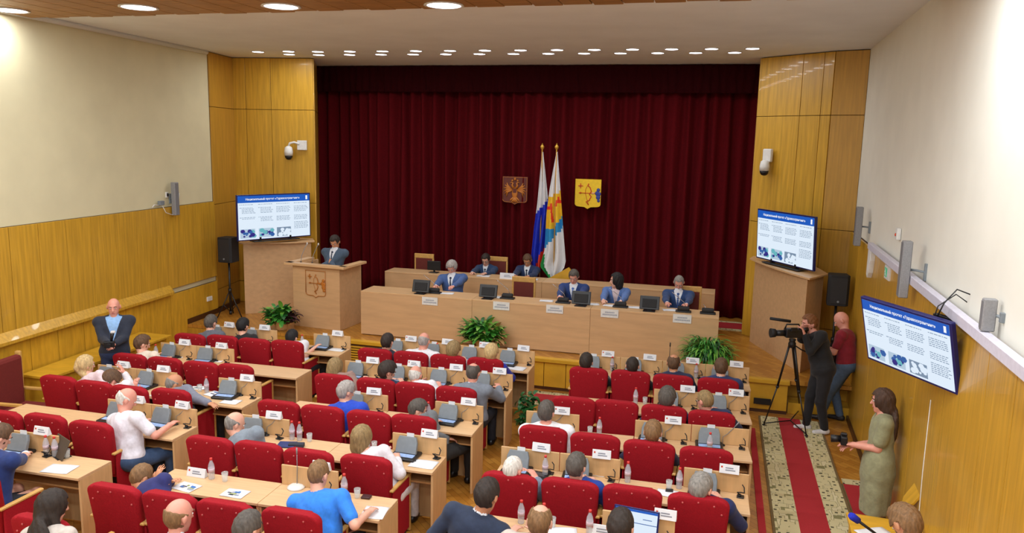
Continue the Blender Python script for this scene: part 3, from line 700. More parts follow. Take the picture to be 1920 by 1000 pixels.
# loudspeakers on tripods
def pa_speaker(x, y, zf, label, side):
    s = thing('speaker_stand', 'black tripod stand carrying the loudspeaker ' + side, 'stand', (x, y, zf))
    MB().cyl((0,0,.1), (0,0,1.12), .02, m=M_black).build('pole', s)
    MB().cyl((0,0,.5), (0,0,.58), .035, m=M_black).cyl((0,0,.05), (0,0,.12), .03, m=M_black).build('collar', s)
    for k in range(3):
        a = R_(90+120*k+25); MB().tube([(0,0,.55), (.11*math.cos(a),.11*math.sin(a),.32), (.27*math.cos(a),.27*math.sin(a),.012)], .012, M_black).tube([(0,0,.1), (.15*math.cos(a),.15*math.sin(a),.27)], .008, M_black).build('leg', s)
    o = thing('loudspeaker', label, 'loudspeaker', (x, y, zf+1.125))
    MB().prism([(-.14,.14),(-.16,-.12),(-.12,-.15),(.12,-.15),(.16,-.12),(.14,.14)], 0, .50, M_mblack, bev=.012).build('cabinet', o)
    MB().box(-.125, .125, -.158, -.150, .04, .46, mat('speaker_grille', (34,34,37), .6, bump=.4, scale=200), .004).build('grille', o)
    MB().cyl((0,-.158,.075), (0,-.163,.075), .018, m=M_grey).build('badge', o)
pa_speaker(-9.42, 13.28, .551, 'black loudspeaker on the tripod stand left of the left pedestal', 'at the left')
pa_speaker(1.90, 13.22, .551, 'black loudspeaker on the tripod stand right of the right pedestal', 'at the right')
# column speakers on the walls
def column(px, yt, yb, X, label, wallx, sx, hw=.055):
    x, y, z1 = atX(px, yt, X); z0 = atX(px, yb, X)[2]; h = z1-z0
    t = thing('column_speaker', label, 'wall speaker', (x, y, z0), R_(90) if wallx < X else R_(-90))
    MB().box(-hw, hw, -.045, .045, 0, h, M_grey2, .008).build('cabinet', t)
    MB().box(-hw+.01, hw-.01, -.049, -.045, .02, h-.02, mat('speaker_mesh', (120,120,124), .7, bump=.5, scale=300)).build('grille', t)
    g = abs(X-wallx)
    MB().tube([(0,.045,h*.5), (sx*.3,g*.6,h*.5), (sx,g-.02,h*.5)], .012, M_grey).box(sx-.02, sx+.02, g-.03, g, h*.35, h*.65, M_grey, .003).build('bracket', t)
column(327, 342, 404, -9.70, 'slim grey column speaker high on the left wall', LX(12.1), .0)
column(1613, 388, 466, 2.02, 'slim grey column speaker at the far end of the right wall', RX(12.5)-.0, .12)
column(1702, 452, 567, 1.88, 'slim grey column speaker on the right wall just above the tilted television', RX(8.8), .14)
column(1857, 560, 626, 1.90, 'short light grey speaker on the right wall nearest to the balcony', RX(6.1), .08, .03)
# small wall fittings
t = thing('cable_box', 'small grey connection box with loose cables beside the left wall speaker', 'junction box', (LX(11.8)+.04, 11.8, 2.9))
MB().box(0, .06, -.06, .06, 0, .08, M_grey, .006).build('box', t)
MB().tube([(.03,.02,0), (.04,.1,-.14), (.04,.28,-.2), (.04,.42,-.1), (.06,.46,.2)], .006, M_white).tube([(.03,-.04,0), (.05,-.2,.02), (.05,-.26,-.02)], .008, M_white).build('cable', t)
t = thing('wall_sensor', 'small black and white sensor on the left wall beside the column speaker', 'sensor', (LX(12.05), 12.05, 3.02))
MB().box(0, .03, -.03, .03, 0, .1, M_white, .006).build('case', t); MB().box(.03, .04, -.02, .02, .02, .08, M_black, .004).build('lens', t)
t = thing('wall_socket', 'white double socket low on the left wall behind the speaker stand', 'socket', (LX(13.2)+.05, 13.2, .86))
MB().box(0, .03, -.08, .08, 0, .09, M_white, .005).build('case', t)
t = thing('floor_socket', 'black socket plate on the front of the stage beside the tripod leg', 'socket', (atY(1430,743,12.4)[0], 12.405, .14))
MB().box(-.13, .13, -.012, 0, 0, .1, M_black, .004).build('plate', t)
t = thing('wireless_access_point', 'rounded white access point on the right wall beside the far column speaker', 'access point', (RX(11.5)-.05, 11.5, 2.60))
MB().prism([(-.06,.26),(.12,.26),(.12,-.16),(.05,-.2),(-.02,-.12),(-.07,.05)], 0, .07, M_white, T=Matrix(((0,0,-1,0),(1,0,0,0),(0,1,0,0),(0,0,0,1))), bev=.01).build('case', t)
M_exit = mat('exit_sign_green', (40,190,130), .4, emit=.6, noise=0, bump=0)
t = thing('exit_sign', 'small white exit sign with a green running figure on the right wall', 'sign', (RX(10.3)-.05, 10.3, 2.58))
MB().box(-.03, 0, -.14, .14, 0, .17, M_white, .004).build('plate', t)
MB().box(-.033, -.03, -.02, .11, .03, .14, M_exit).build('green_field', t)
MB().ell((-.034, .05, .12), (.002,.012,.012), M_white).tube([(-.034,.05,.11),(-.034,.04,.075),(-.034,.07,.045)], .006, M_white).tube([(-.034,.04,.075),(-.034,.015,.04)], .006, M_white).tube([(-.034,.05,.10),(-.034,.08,.09)], .005, M_white).build('running_figure', t)
t = thing('fire_detector', 'small white alarm with a red lamp on the right wall above the cable duct', 'alarm', (RX(10.1)-.005, 10.1, 3.10))
MB().box(-.05, 0, -.05, .05, 0, .14, M_white, .01).build('case', t); MB().ell((-.052, 0, .06), (.01,.02,.02), M_emred).build('lamp', t)
# dome cameras
def dome(x, y, z, rz, label, arm):
    t = thing('security_camera', label, 'camera', (x, y, z), rz)
    if arm:
        MB().box(.05, .25, -.06, -.0, -.02, .18, M_white, .01).build('wall_box', t)
        MB().tube([(.1,-.05,.1), (.0,-.08,.14), (-.09,-.1,.12), (-.12,-.1,.05)], .022, M_white).build('arm', t)
        o = (-.12, -.1, -.16)
    else:
        MB().box(-.09, .09, -.08, 0, -.02, .22, M_white, .02).build('wall_box', t); o = (0, -.11, -.2)
    MB().lathe([(.03,.22),(.075,.19),(.09,.1),(.085,.02)], M_white, o, 16).build('housing', t)
    MB().lathe([(.08,.02),(.075,-.02),(.045,-.06),(.002,-.07)], M_black, o, 16).build('dome_lens', t)
dome(-8.75, 14.77, 3.92, R_(12), 'white dome camera on an angled arm on the left pilaster', True)
dome(.80, 15.08, 3.92, R_(-40), 'white dome camera on the right pilaster beside the curtain', False)
# ------------------------------------------------------------------ desk rows and armchairs
ORD = ['first', 'second', 'third', 'fourth', 'fifth', 'sixth']
ROWN = ['front', 'second', 'third', 'fourth', 'fifth', 'sixth']
BLK = {'A': 'left', 'B': 'middle', 'C': 'right'}
ROWS = {  # block: list of (x of left end, seat width, y of the panel at left end, y at right end, raised panels)
 'A': [(-8.36, .66, 11.12, 11.24, '1101'), (-8.30, .645, 9.91, 9.97, '1100'), (-8.29, .645, 8.63, 8.66, '1101'), (-8.34, .63, 7.48, 7.50, '0011'), (-8.58, .64, 6.30, 6.36, '0110')],
 'B': [(-5.12, .62, 11.30, 11.36, '1111'), (-5.16, .628, 9.95, 10.08, '1111'), (-5.17, .63, 8.68, 8.70, '0101'), (-5.25, .633, 7.53, 7.57, '1001'), (-5.27, .615, 6.40, 6.46, '0010')],
 'C': [(-1.96, .63, 11.46, 11.56, '1111'), (-1.94, .615, 10.0, 10.17, '0011'), (-2.12, .65, 8.72, 8.92, '1011'), (-2.10, .635, 7.56, 7.62, '1101'), (-2.12, .637, 6.42, 6.46, '0010')]}
DEP = .455
def make_desk(w, panels, label, loc, rz):
    t = thing('conference_desk', label, 'desk', loc, rz, 'conference desks in the hall'); hw = w/2-.002
    MB().box(-hw, hw, -DEP, 0, .722, .75, M_desk, .003).build('worktop', t)
    for s in (-1, 1): MB().box(s*hw-(.026 if s > 0 else 0), s*hw+(.026 if s < 0 else 0), -DEP+.025, -.021, 0, .721, M_deskv, .002).build('side_panel', t)
    MB().box(-hw+.028, hw-.028, -DEP+.12, -.022, .56, .58, M_shelf, .002).build('shelf', t)
    MB().box(-hw, hw, -.02, 0, .02, .721, M_deskv, .002).build('modesty_panel', t)
    n = len(panels); k = 0
    while k < n:
        if panels[k] == '1':
            j = k
            a = -hw+k*w/n; b = -hw+(j+1)*w/n
            MB().box(a+.002, b-.004, -.02, 0, .751, .955, M_deskv, .003).build('raised_panel', t)
        k += 1
    return t
ZD = .7515
RT = {}
def rowinfo(blk, r):
    xl, sw, y0, y1, pn = ROWS[blk][r]; return xl, sw, y0, y1, pn
def desk_y(blk, r, x):
    xl, sw, y0, y1, pn = ROWS[blk][r]; return y0+(y1-y0)*(x-xl)/(4*sw)
for blk in 'ABC':
    for r in range(5):
        xl, sw, y0, y1, pn = ROWS[blk][r]; rz = math.atan2(y1-y0, 4*sw)
        for half in range(2):
            xc = xl+sw*(1+2*half); yc = desk_y(blk, r, xc)
            make_desk(2*sw, pn[2*half:2*half+2], 'light wooden two-seat desk, %s half of the %s row, %s block' % (('left', 'right')[half], ROWN[r], BLK[blk]), (xc, yc, 0), rz)
# one armchair, then copies
def make_armchair():
    t = thing('armchair', 'x', 'chair')
    def back(wt, wb, z0, z1, rr):
        p = [(-wb/2, z0), (wb/2, z0)]
        for a in np.linspace(0, PI/2, 6): p.append((wt/2-rr+rr*math.cos(a), z1-rr*.75+rr*.75*math.sin(a)))
        for a in np.linspace(PI/2, PI, 6): p.append((-wt/2+rr+rr*math.cos(a), z1-rr*.75+rr*.75*math.sin(a)))
        return p
    S = Matrix(((1,0,0,0),(0,0,-1,.05),(0,1,0,0),(0,0,0,1)))
    sh = Matrix.Identity(4); sh[1][2] = -.13; sh[1][3] = .13
    mb = MB().prism(back(.555, .50, .40, 1.0, .10), -.04, .05, M_red, T=sh@S, bev=.025)
    for f in mb.bm.faces: f.smooth = True
    for x, z in ((-.21,.86), (-.14,.935), (0,.955), (.14,.935), (.21,.86)):
        mb.ell(sh@Vector((x, -.003, z)), (.010,.006,.010), M_rivet, 6)
    mb.build('backrest', t)
    mb = MB().box(-.25, .25, .10, .56, .35, .47, M_red, .04)
    for f in mb.bm.faces: f.smooth = True
    mb.build('seat', t)
    for s in (-1, 1):
        a = MB().box(s*.272-.014, s*.272+.014, .09, .50, .06, .645, M_red, .012).build('side_panel', t)
        MB().box(s*.272-.024, s*.272+.024, .05, .53, .646, .675, M_arm, .008).box(s*.272-.018, s*.272+.018, .50, .53, .02, .646, M_arm, .004).build('armrest', a)
    MB().box(-.25, .25, .14, .5, .0, .03, M_mblack).box(-.2, .2, .3, .34, .03, .34, M_mblack).build('floor_plate', t)
    return t
CHAIRPX = {
 'A': [[(352,628),(413,631),(473,637),(535,641)],[(238,666),(304,673),(372,681),(437,686)],[(103,708),(170,718),(235,727),(315,733)],[(-6,774),(77,781),(163,795)],[(-60,890),(65,975)]],
 'B': [[(700,656),(768,662),(838,668),(908,674)],[(622,705),(702,713),(775,721),(853,729)],[(518,755),(600,765),(688,775),(772,783)],[(387,824),(479,834),(573,848),(682,860)],[(206,915),(310,930),(415,946),(540,962)]],
 'C': [[(1103,692),(1182,698),(1262,706),(1347,713)],[(1075,748),(1155,754),(1245,764),(1335,775)],[(1017,804),(1115,818),(1217,832),(1325,845)],[(953,893),(1067,905),(1185,918),(1310,935)]]}
EMPTY = {('A',0,3),('A',1,1),('A',1,2),('A',1,3),('A',3,1),('B',2,0),('B',2,1),('B',3,0),('B',3,2),('C',1,0),('C',1,1),('C',2,1),('C',2,3),('C',3,2),('A',0,0),('A',0,2),('B',4,1),('B',4,2),('A',2,0)}
EMPTY -= {('A',0,0)}
SEAT = {}; proto = make_armchair(); first = True
for blk in 'ABC':
    for r, row in enumerate(CHAIRPX[blk]):
        for k, (px, py) in enumerate(row):
            x, y, _ = at(px, py, 1.0); 
            if blk == 'A' and r >= 3 and k == len(row)-1 and r == 3: kk = 3
            else: kk = k
            lab = '%sred upholstered armchair, %s from the left, %s row, %s block' % ('empty ' if (blk, r, k) in EMPTY else '', ORD[k], ROWN[r], BLK[blk])
            SEAT[(blk, r, k)] = (x, y)
            if first: proto.location = (x, y+.0, 0); proto['label'] = lab; proto['group'] = 'red armchairs in the hall'; first = False
            else: dup(proto, (x, y+.0, 0), 0, lab, 'red armchairs in the hall')
# fifth row of the right block and the sixth row of the middle block sit below the frame edge; only their sitters show
for key, (x, y) in {('C',4,0): (-1.86, 5.40), ('C',4,1): (-1.25, 5.40), ('C',4,2): (-.62, 5.40)}.items():
    SEAT[key] = (x, y); dup(proto, (x, y, 0), 0, 'red upholstered armchair, %s from the left, fifth row, right block' % ORD[key[2]], 'red armchairs in the hall')
t = thing('armchair', 'large dark red armchair with a wooden side, at the left edge beside the bench', 'chair', (-9.22, 7.95, 0), R_(-84))
MB().box(-.30, .30, -.06, .06, .25, 1.12, M_redd, .05).build('backrest', t); MB().box(-.30, .30, .05, .62, .30, .46, M_redd, .05).build('seat', t)
for s in (-1, 1): MB().box(s*.33-.03, s*.33+.03, -.08, .0, 0, 1.15, M_arm, .02).box(s*.33-.025, s*.33+.025, 0, .55, .6, .64, M_arm, .01).box(s*.33-.02, s*.33+.02, .5, .55, 0, .6, M_arm, .01).build('wooden_side', t)

# ------------------------------------------------------------------ things on the desks
def make_terminal():
    t = thing('voting_terminal', 'x', 'terminal')
    MB().box(-.125, .125, -.13, .09, 0, .028, M_black, .008).build('base', t)
    MB().box(-.10, .10, -.115, -.02, .029, .034, M_lcd, .002, T=Matrix.Rotation(R_(4), 4, 'X')).build('display', t)
    T = Matrix.Translation((0, .015, .02))@Matrix.Rotation(R_(-22), 4, 'X')
    p = [(-.10,0),(.10,0),(.098,.10),(.08,.155),(-.08,.155),(-.098,.10)]
    MB().prism(p[::-1], 0, .035, M_grey, T=T@XZ, bev=.006).build('hood', t)
    MB().box(-.02, .05, .07, .073, .165, .20, M_paper).build('tag_card', t)
    S_ = Matrix.Diagonal((1.22, 1.15, 1.18, 1))
    for o in t.children: o.data.transform(S_)
    return t
def make_port():
    t = thing('cable_port', 'x', 'cable port')
    MB().box(-.035, .035, -.05, .02, 0, .012, M_black, .004).cyl((-.01,-.02,.012), (-.01,-.02,.03), .018, m=M_mblack).build('plate', t)
    MB().tube([(-.01,-.02,.03), (-.03,-.05,.06), (.01,-.06,.07), (.035,-.02,.05), (.03,.015,.09), (.01,.01,.12)], .006, M_mblack, 6).build('cable_loop', t)
    return t
term0, port0 = make_terminal(), make_port(); fT = fP = True
def mic_stalk(x, y, label, dx=.2, h=.20):
    t = thing('gooseneck_microphone', label, 'microphone', (x, y, ZD), 0, 'desk microphones in the hall')
    MB().lathe([(.03,0),(.03,.01),(.012,.018)], M_black, n=12).build('base', t)
    MB().tube([(0,0,.012), (0,.01,.10), (dx*.3,.03,h*.8), (dx*.75,.04,h+.06)], .0035, M_grey, 6).build('stalk', t)
    MB().tube([(dx*.75,.04,h+.06), (dx,.045,h+.12)], [.007,.008], M_grey2, 8).build('capsule', t)
NOTERM = {('A',0,3): 0, ('B',4,2): 1, ('C',4,2): 1}
for blk in 'ABC':
    for r in range(5):
        xl, sw, y0, y1, pn = ROWS[blk][r]
        for k in range(4):
            if pn[k] != '1': continue
            x0 = xl+k*sw; where = '%s seat, %s row, %s block' % (ORD[k], ROWN[r], BLK[blk])
            yt = desk_y(blk, r, x0+.3)
            if not NOTERM.get((blk, r, k)):
                lab = 'grey hooded voting terminal on the desk, ' + where; loc = (x0+.21, yt-.135, ZD)
                if fT: term0.location = loc; term0['label'] = lab; term0['group'] = 'voting terminals on the desks'; fT = False
                else: dup(term0, loc, random.uniform(-.12, .12), lab, 'voting terminals on the desks')
            lab = 'black cable port on the desk, ' + where; loc = (x0+sw-.075, yt-.08, ZD)
            if fP: port0.location = loc; port0['label'] = lab; port0['group'] = 'cable ports on the desks'; fP = False
            else: dup(port0, loc, random.uniform(-.3, .3), lab, 'cable ports on the desks')
            if (blk, r, k) != ('C', 2, 3):
                tent(x0+(.55 if (blk, r, k) == ('C', 4, 2) else .44), yt-.016, .9565, .19, .085, random.uniform(-.06, .06), 'white name card on the raised panel, ' + where, 'name cards on the desks', red=(k+r) % 2 == 0)
            if (blk, r, k) in {('A',1,1),('A',2,3),('A',3,3),('B',1,0),('B',1,2),('B',1,3),('B',2,3),('B',3,0),('C',1,3),('C',1,2),('C',2,0),('C',2,2),('C',2,3),('A',1,0),('B',2,1)}:
                mic_stalk(x0+.36, yt-.05, 'thin grey microphone leaning over the raised panel, ' + where, .17, .17)
def desk_snap(px, py):
    x, y, _ = at(px, py, ZD); best = None
    for b in 'ABC':
        for r in range(5):
            xl, sw = ROWS[b][r][:2]
            if not xl-.1 < x < xl+4*sw+.1: continue
            yp = desk_y(b, r, x); q = min(max(y, yp-DEP+.05), yp-.07)
            if best is None or abs(q-y) < best[0]: best = (abs(q-y), min(max(x, xl+.05), xl+4*sw-.05), q)
    return (best[1], best[2]) if best else (x, y)
def bottle(px, py, label):
    x, y = desk_snap(px, py); t = thing('water_bottle', label, 'bottle', (x, y, ZD), 0, 'water bottles on the desks')
    MB().lathe([(.028,0),(.031,.008),(.030,.05),(.032,.06),(.030,.07),(.032,.12),(.028,.15),(.014,.185),(.012,.20)], M_bottle, n=14).build('body', t)
    MB().lathe([(.0325,.075),(.0325,.115)], mat('bottle_label', (214,190,200), .5, alpha=.8), n=14).build('label_band', t)
    MB().lathe([(.014,.197),(.014,.218),(.012,.22)], M_cap, n=12).build('cap', t)
def glass(px, py, label):
    x, y = desk_snap(px, py); t = thing('drinking_glass', label, 'glass', (x, y, ZD), 0, 'drinking glasses on the desks')
    MB().lathe([(.022,0),(.026,.004),(.033,.095),(.031,.095),(.024,.01),(.002,.008)], M_glass, n=16).build('bowl', t)
for px, py, l in ((567,652,'beside the black-haired man in white in the front row of the left block'), (293,672,'beside the man in beige in the second row'), (398,731,'in front of the empty chair in the left block, beside scattered papers'), (832,660,'between the man in white and the blond head in the front row of the middle block'), (803,786,'beside the dark-haired man in grey in the third row of the middle block'), (122,838,'behind the brown tablet near the left edge'), (134,842,'behind the brown tablet, the right one of two'), (560,816,'left one of the pair beside the navy folder'), (572,819,'right one of the pair beside the navy folder'), (697,836,'hidden behind the woman in white with a brown bob'), (397,898,'on the bare desk beside a white name card in the fifth row'), (650,925,'beside the man in the bright blue shirt'), (1193,752,'on the bare desk in the second row of the right block'), (1125,812,'on the bare desk in the third row of the right block'), (1022,892,'beside the black laptop in the fourth row of the right block'), (1177,902,'in front of the empty chair in the fourth row of the right block'), (1273,916,'beside the paper with a dark phone in the right block'), (980,975,'nearest to the man in the dark navy suit at the bottom'), (1020,985,'behind the balding head at the bottom of the right block'), (1105,1000,'left of the laptop at the bottom of the right block'), (1330,846,'in front of the terminal at the aisle end of the third row, right block'), (1150,690,'in the front row of the right block, beside its first sitter'), (1305,706,'in the front row of the right block, between the two rightmost sitters')):
    bottle(px, py, 'red-capped water bottle '+l if not l.startswith(('left','right')) else 'red-capped water bottle, '+l)
for px, py, l in ((380,732,'left of the bottle beside scattered papers in the left block'), (422,903,'right of the bottle on the bare fifth-row desk'), (670,934,'right of the bottle beside the man in the bright blue shirt'), (1210,755,'right of the bottle in the second row of the right block'), (1106,815,'left of the bottle in the third row of the right block'), (1254,918,'above the paper with a dark phone in the right block'), (595,818,'right of the two bottles beside the navy folder'), (706,840,'beside the bottle behind the woman in white'), (1042,975,'beside the balding head at the bottom of the right block'), (145,850,'beside the brown tablet near the left edge')):
    glass(px, py, 'drinking glass '+l)
for px, py, w, h, rz, l, pic in ((112,880,.30,.21,.15,'loose white papers at the end of the fifth-row desk near the left edge',0), (350,914,.24,.17,-.15,'printed leaflet with a dark picture, left one on the bare fifth-row desk',1), (441,926,.24,.17,0,'printed leaflet with a blue picture, right one on the bare fifth-row desk',1),
    (702,962,.22,.24,.15,'white paper under the hand of the man in the bright blue shirt',0), (722,865,.21,.26,-.1,'white papers in front of the woman in white with a brown bob',0), (794,871,.28,.21,.0,'white sheet at the aisle end of the fourth-row desk, middle block',0), (405,740,.28,.2,-.2,'white papers spread in front of the empty chair, left block',1), (433,754,.24,.17,.05,'white sheet at the aisle end of the third-row desk, left block',0),
    (372,728,.2,.15,.3,'printed papers beside the tan bald man in the third row, left block',1), (628,656,.34,.17,0,'white papers at the aisle end of the front-row desk, left block',0), (967,691,.30,.2,-.1,'white papers with a pen at the aisle end of the front row, middle block',0), (335,669,.18,.13,.2,'white sheet beside the first terminal in the second row, left block',0), (408,677,.2,.14,0,'white sheet beside the second terminal in the second row, left block',0),
    (300,741,.22,.15,.1,'white sheet in front of the third-row terminal, left block',0), (1253,926,.22,.16,-.05,'white paper under a dark phone in the fourth row, right block',0), (1189,922,.2,.1,0,'white paper with a blue edge behind the empty chair, right block',0), (1122,891,.13,.08,0,'small white paper beside the man in the blue suit, right block',0), (1218,771,.16,.16,-.1,'white paper at the middle of the second row, right block',0), (1050,997,.30,.14,.2,'white papers at the bottom of the right block beside the balding head',0), (35,850,.16,.2,.2,'white sheet under the hands of the man in blue at the left edge',0), (1230,829,.26,.05,0,'white paper edge in front of the man with short light brown hair',0)):
    x, y, _ = at(px, py, ZD); sheet(x, y, ZD, w, h, rz, l, 'papers on the hall desks', pic)
M_navy = mat('navy_leatherette', (30,52,110), .5)
def slab_thing(name, cat, px, py, w, d, h, rz, m, label, part='cover', m2=None):
    x, y, _ = at(px, py, ZD); t = thing(name, label, cat, (x, y, ZD+.001), rz)
    MB().box(-w/2, w/2, -d/2, d/2, 0, h, m, min(.004, h*.4)).build(part, t)
    if m2: MB().box(-w/2+.008, w/2-.008, -d/2+.01, d/2-.01, h, h+.0015, m2).build('screen', t)
    return t
slab_thing('folder', 'folder', 538, 836, .20, .15, .02, .25, M_navy, 'navy blue folder in front of the grey-haired man in the grey suit')
slab_thing('glasses_case', 'case', 556, 838, .17, .07, .04, .3, mat('dark_pouch', (40,44,60), .7), 'dark soft pouch beside the navy folder')
slab_thing('mobile_phone', 'phone', 772, 862, .07, .14, .009, .6, M_black, 'black phone lying on the papers of the woman in white', 'case', mat('phone_glass', (40,42,50), .1))
slab_thing('mobile_phone', 'phone', 687, 934, .09, .07, .02, .1, mat('dark_wallet', (60,26,30), .5), 'dark red-brown wallet phone case on the desk right of the bright blue shirt', 'case')
slab_thing('mobile_phone', 'phone', 1255, 921, .075, .075, .01, 0, M_black, 'dark square phone lying on a white paper in the right block', 'case')
slab_thing('key_tray', 'tray', 1148, 906-10, .14, .09, .012, 0, M_shelf, 'small wooden tray beside the man in the blue suit, fourth row right block', 'tray')
lp = slab_thing('laptop', 'laptop', 1000, 893, .30, .20, .018, -.12, M_black, 'black laptop lying open flat in front of the white-haired man', 'base')
MB().box(-.12, .12, -.02, .07, .0185, .020, mat('laptop_sheen', (60,62,70), .2)).build('keyboard', lp)
tb2 = thing('tablet', 'brown tablet in a folding cover propped up on the desk near the left edge', 'tablet', at(105, 858, ZD), R_(-25))
MB().box(-.16, .16, -.006, .006, 0, .22, mat('brown_cover', (78,66,54), .6), .004, T=Matrix.Rotation(R_(-25), 4, 'X')).build('cover', tb2)
MB().box(-.1, .1, -.02, .12, -.0, .005, M_black).build('folding_stand', tb2)
tb3 = thing('laptop', 'open laptop with a bright white and blue screen at the bottom of the right block', 'laptop', (-.56, 6.26, ZD), R_(-6))
MB().box(-.20, .20, -.13, .10, 0, .018, M_black, .004).build('base', tb3)
scr = MB().box(-.20, .20, 0, .012, 0, .26, M_tvf, .004, T=Matrix.Translation((0,.105,.012))@Matrix.Rotation(R_(-14), 4, 'X')).build('lid', tb3)
T = Matrix.Translation((0,.105,.012))@Matrix.Rotation(R_(-14), 4, 'X')
MB().box(-.185, .185, -.002, -.0005, .02, .245, M_scr, T=T).build('screen', scr)
MB().box(-.185, .185, -.003, -.002, .13, .136, M_s2, T=T).box(.06, .14, -.003, -.002, .17, .176, M_s2, T=T).box(-.185, .185, -.003, -.002, .225, .245, M_hdr, T=T).build('window_lines', scr)
tent(*desk_snap(370, 893), ZD, .21, .085, 0, 'white name card standing on the bare fifth-row desk left of a bottle', 'loose name cards', red=True)
tent(*desk_snap(1134, 983), ZD, .22, .09, 0, 'white name card standing behind the bottle at the bottom of the right block', 'loose name cards', red=True)
dm = thing('conference_microphone', 'round grey desk microphone with an upright stalk, left of the man in the bright blue shirt', 'microphone', at(555, 915, ZD))
MB().lathe([(.085,0),(.085,.012),(.06,.028),(.02,.034),(.002,.035)], M_white, n=24).build('base', dm)
MB().tube([(0,.02,.03),(0,.03,.2),(0,.03,.34)], .004, M_grey, 6).tube([(0,.03,.34),(0,.03,.40)], .008, M_grey2, 8).build('stalk', dm)
# upright microphones in the front row of the right block
for px, py, l in ((1252,672,'upright thin black microphone behind the balding man in the front row, right block'), (1345,680,'upright thin grey microphone in front of the green plant, right block')):
    x, y, _ = at(px, py+18, .955); y = desk_y('C', 0, x)-.05
    tag(MB().tube([(0,0,0),(0,0,.3),(0,0,.46)], [.005,.004,.004], M_black, 6).tube([(0,0,.44),(0,0,.5)], .009, M_black, 8).lathe([(.03,0),(.03,.01),(.01,.015)], M_black).build('gooseneck_microphone'), l, 'microphone').location = (x, y, ZD)
# ------------------------------------------------------------------ figures: one continuous skin per body, clothes and hair as shells around it
def V(*a): return np.array(a, float)
def nrm(v): return v/(np.linalg.norm(v)+1e-9)
def cap(P, a, b, ra, rb):
    pa = P-a; ba = b-a; h = np.clip((pa@ba)/(ba@ba+1e-12), 0, 1)
    return np.sqrt(((pa-h[:, None]*ba)**2).sum(1))-(ra+(rb-ra)*h)
def ell(P, c, A, r):
    q = (P-c)@A; k0 = np.sqrt(((q/r)**2).sum(1)); k1 = np.sqrt(((q/(r*r))**2).sum(1))+1e-9
    return k0*(k0-1)/k1
def smin(a, b, k):
    h = np.clip(.5+.5*(b-a)/k, 0, 1); return b*(1-h)+a*h-k*h*(1-h)
def polygonise(f, lo, hi, h):
    B = 4; nb = np.ceil((np.array(hi)-lo)/(h*B)).astype(int)+1; lo = np.array(lo, float)
    bi = np.stack(np.meshgrid(*[np.arange(n) for n in nb], indexing='ij'), -1).reshape(-1, 3)
    dc = f(lo+h*(bi*B+1.5)); act = np.abs(dc) < B*h*1.25
    D = np.repeat(np.repeat(np.repeat(np.where(dc > 0, 1., -1.).reshape(nb), B, 0), B, 1), B, 2)
    off = np.stack(np.meshgrid(*[np.arange(B)]*3, indexing='ij'), -1).reshape(-1, 3)
    ids = (bi[act][:, None, :]*B+off[None]).reshape(-1, 3)
    D[ids[:, 0], ids[:, 1], ids[:, 2]] = f(lo+h*ids)
    S = D < 0; n = np.array(D.shape)-1
    c = np.zeros(n, int)
    for dx in (0, 1):
        for dy in (0, 1):
            for dz in (0, 1): c += S[dx:dx+n[0], dy:dy+n[1], dz:dz+n[2]]
    cells = np.argwhere((c > 0) & (c < 8)); idx = -np.ones(n, int); idx[tuple(cells.T)] = np.arange(len(cells))
    acc = np.zeros((len(cells), 3)); cnt = np.zeros(len(cells))
    for ax in range(3):
        o = [i for i in range(3) if i != ax]
        for a in (0, 1):
            for b in (0, 1):
                p0 = cells.copy(); p0[:, o[0]] += a; p0[:, o[1]] += b; p1 = p0.copy(); p1[:, ax] += 1
                d0 = D[tuple(p0.T)]; d1 = D[tuple(p1.T)]; m = (d0 < 0) != (d1 < 0)
                t = np.where(m, d0/(d0-d1+1e-12*(d0 == d1)), 0)
                q = p0.astype(float); q[:, ax] += t; acc[m] += q[m]; cnt[m] += 1
    vs = lo+h*acc/np.maximum(cnt, 1)[:, None]
    quads = []
    for ax in range(3):
        u, v = (ax+1) % 3, (ax+2) % 3
        s0 = [slice(1, -1)]*3; s0[ax] = slice(0, -1); s1 = [slice(1, -1)]*3; s1[ax] = slice(1, None)
        a, b = S[tuple(s0)], S[tuple(s1)]; e = np.argwhere(a != b); 
        if not len(e): continue
        fl = a[tuple(e.T)]
        g = e.copy(); g[:, [i for i in range(3) if i != ax]] += 1
        ok = g[:, ax] < n[ax]; g = g[ok]; fl = fl[ok]
        def cell(du, dv):
            q = g.copy(); q[:, u] -= du; q[:, v] -= dv; q = np.minimum(q, n-1); return idx[tuple(q.T)]
        Q = np.stack([cell(1, 1), cell(0, 1), cell(0, 0), cell(1, 0)], 1)
        Q[~fl] = Q[~fl][:, ::-1]; quads.append(Q[(Q >= 0).all(1)])
    return vs, np.concatenate(quads) if quads else np.zeros((0, 4), int)
def sdf_mesh(name, f, lo, hi, h, m, parent):
    vs, q = polygonise(f, lo, hi, h)
    me = bpy.data.meshes.new(name); me.vertices.add(len(vs)); me.vertices.foreach_set('co', vs.astype(np.float32).ravel())
    me.loops.add(len(q)*4); me.loops.foreach_set('vertex_index', q.astype(np.int32).ravel())
    me.polygons.add(len(q)); me.polygons.foreach_set('loop_start', np.arange(0, len(q)*4, 4, dtype=np.int32))
    me.update(calc_edges=True); me.polygons.foreach_set('use_smooth', [True]*len(q)); me.materials.append(m)
    o = bpy.data.objects.new(name, me); C.objects.link(o); o.parent = parent; return o
def ik(s, t, l1, l2, pole):
    d = t-s; L = np.linalg.norm(d)
    if L > (l1+l2)*.995: t = s+d/L*(l1+l2)*.995; d = t-s; L = np.linalg.norm(d)
    a = (l1*l1-l2*l2+L*L)/(2*L); hh = math.sqrt(max(l1*l1-a*a, 0)); u = d/L
    p = pole-u*(pole@u); return s+u*a+nrm(p)*hh, t
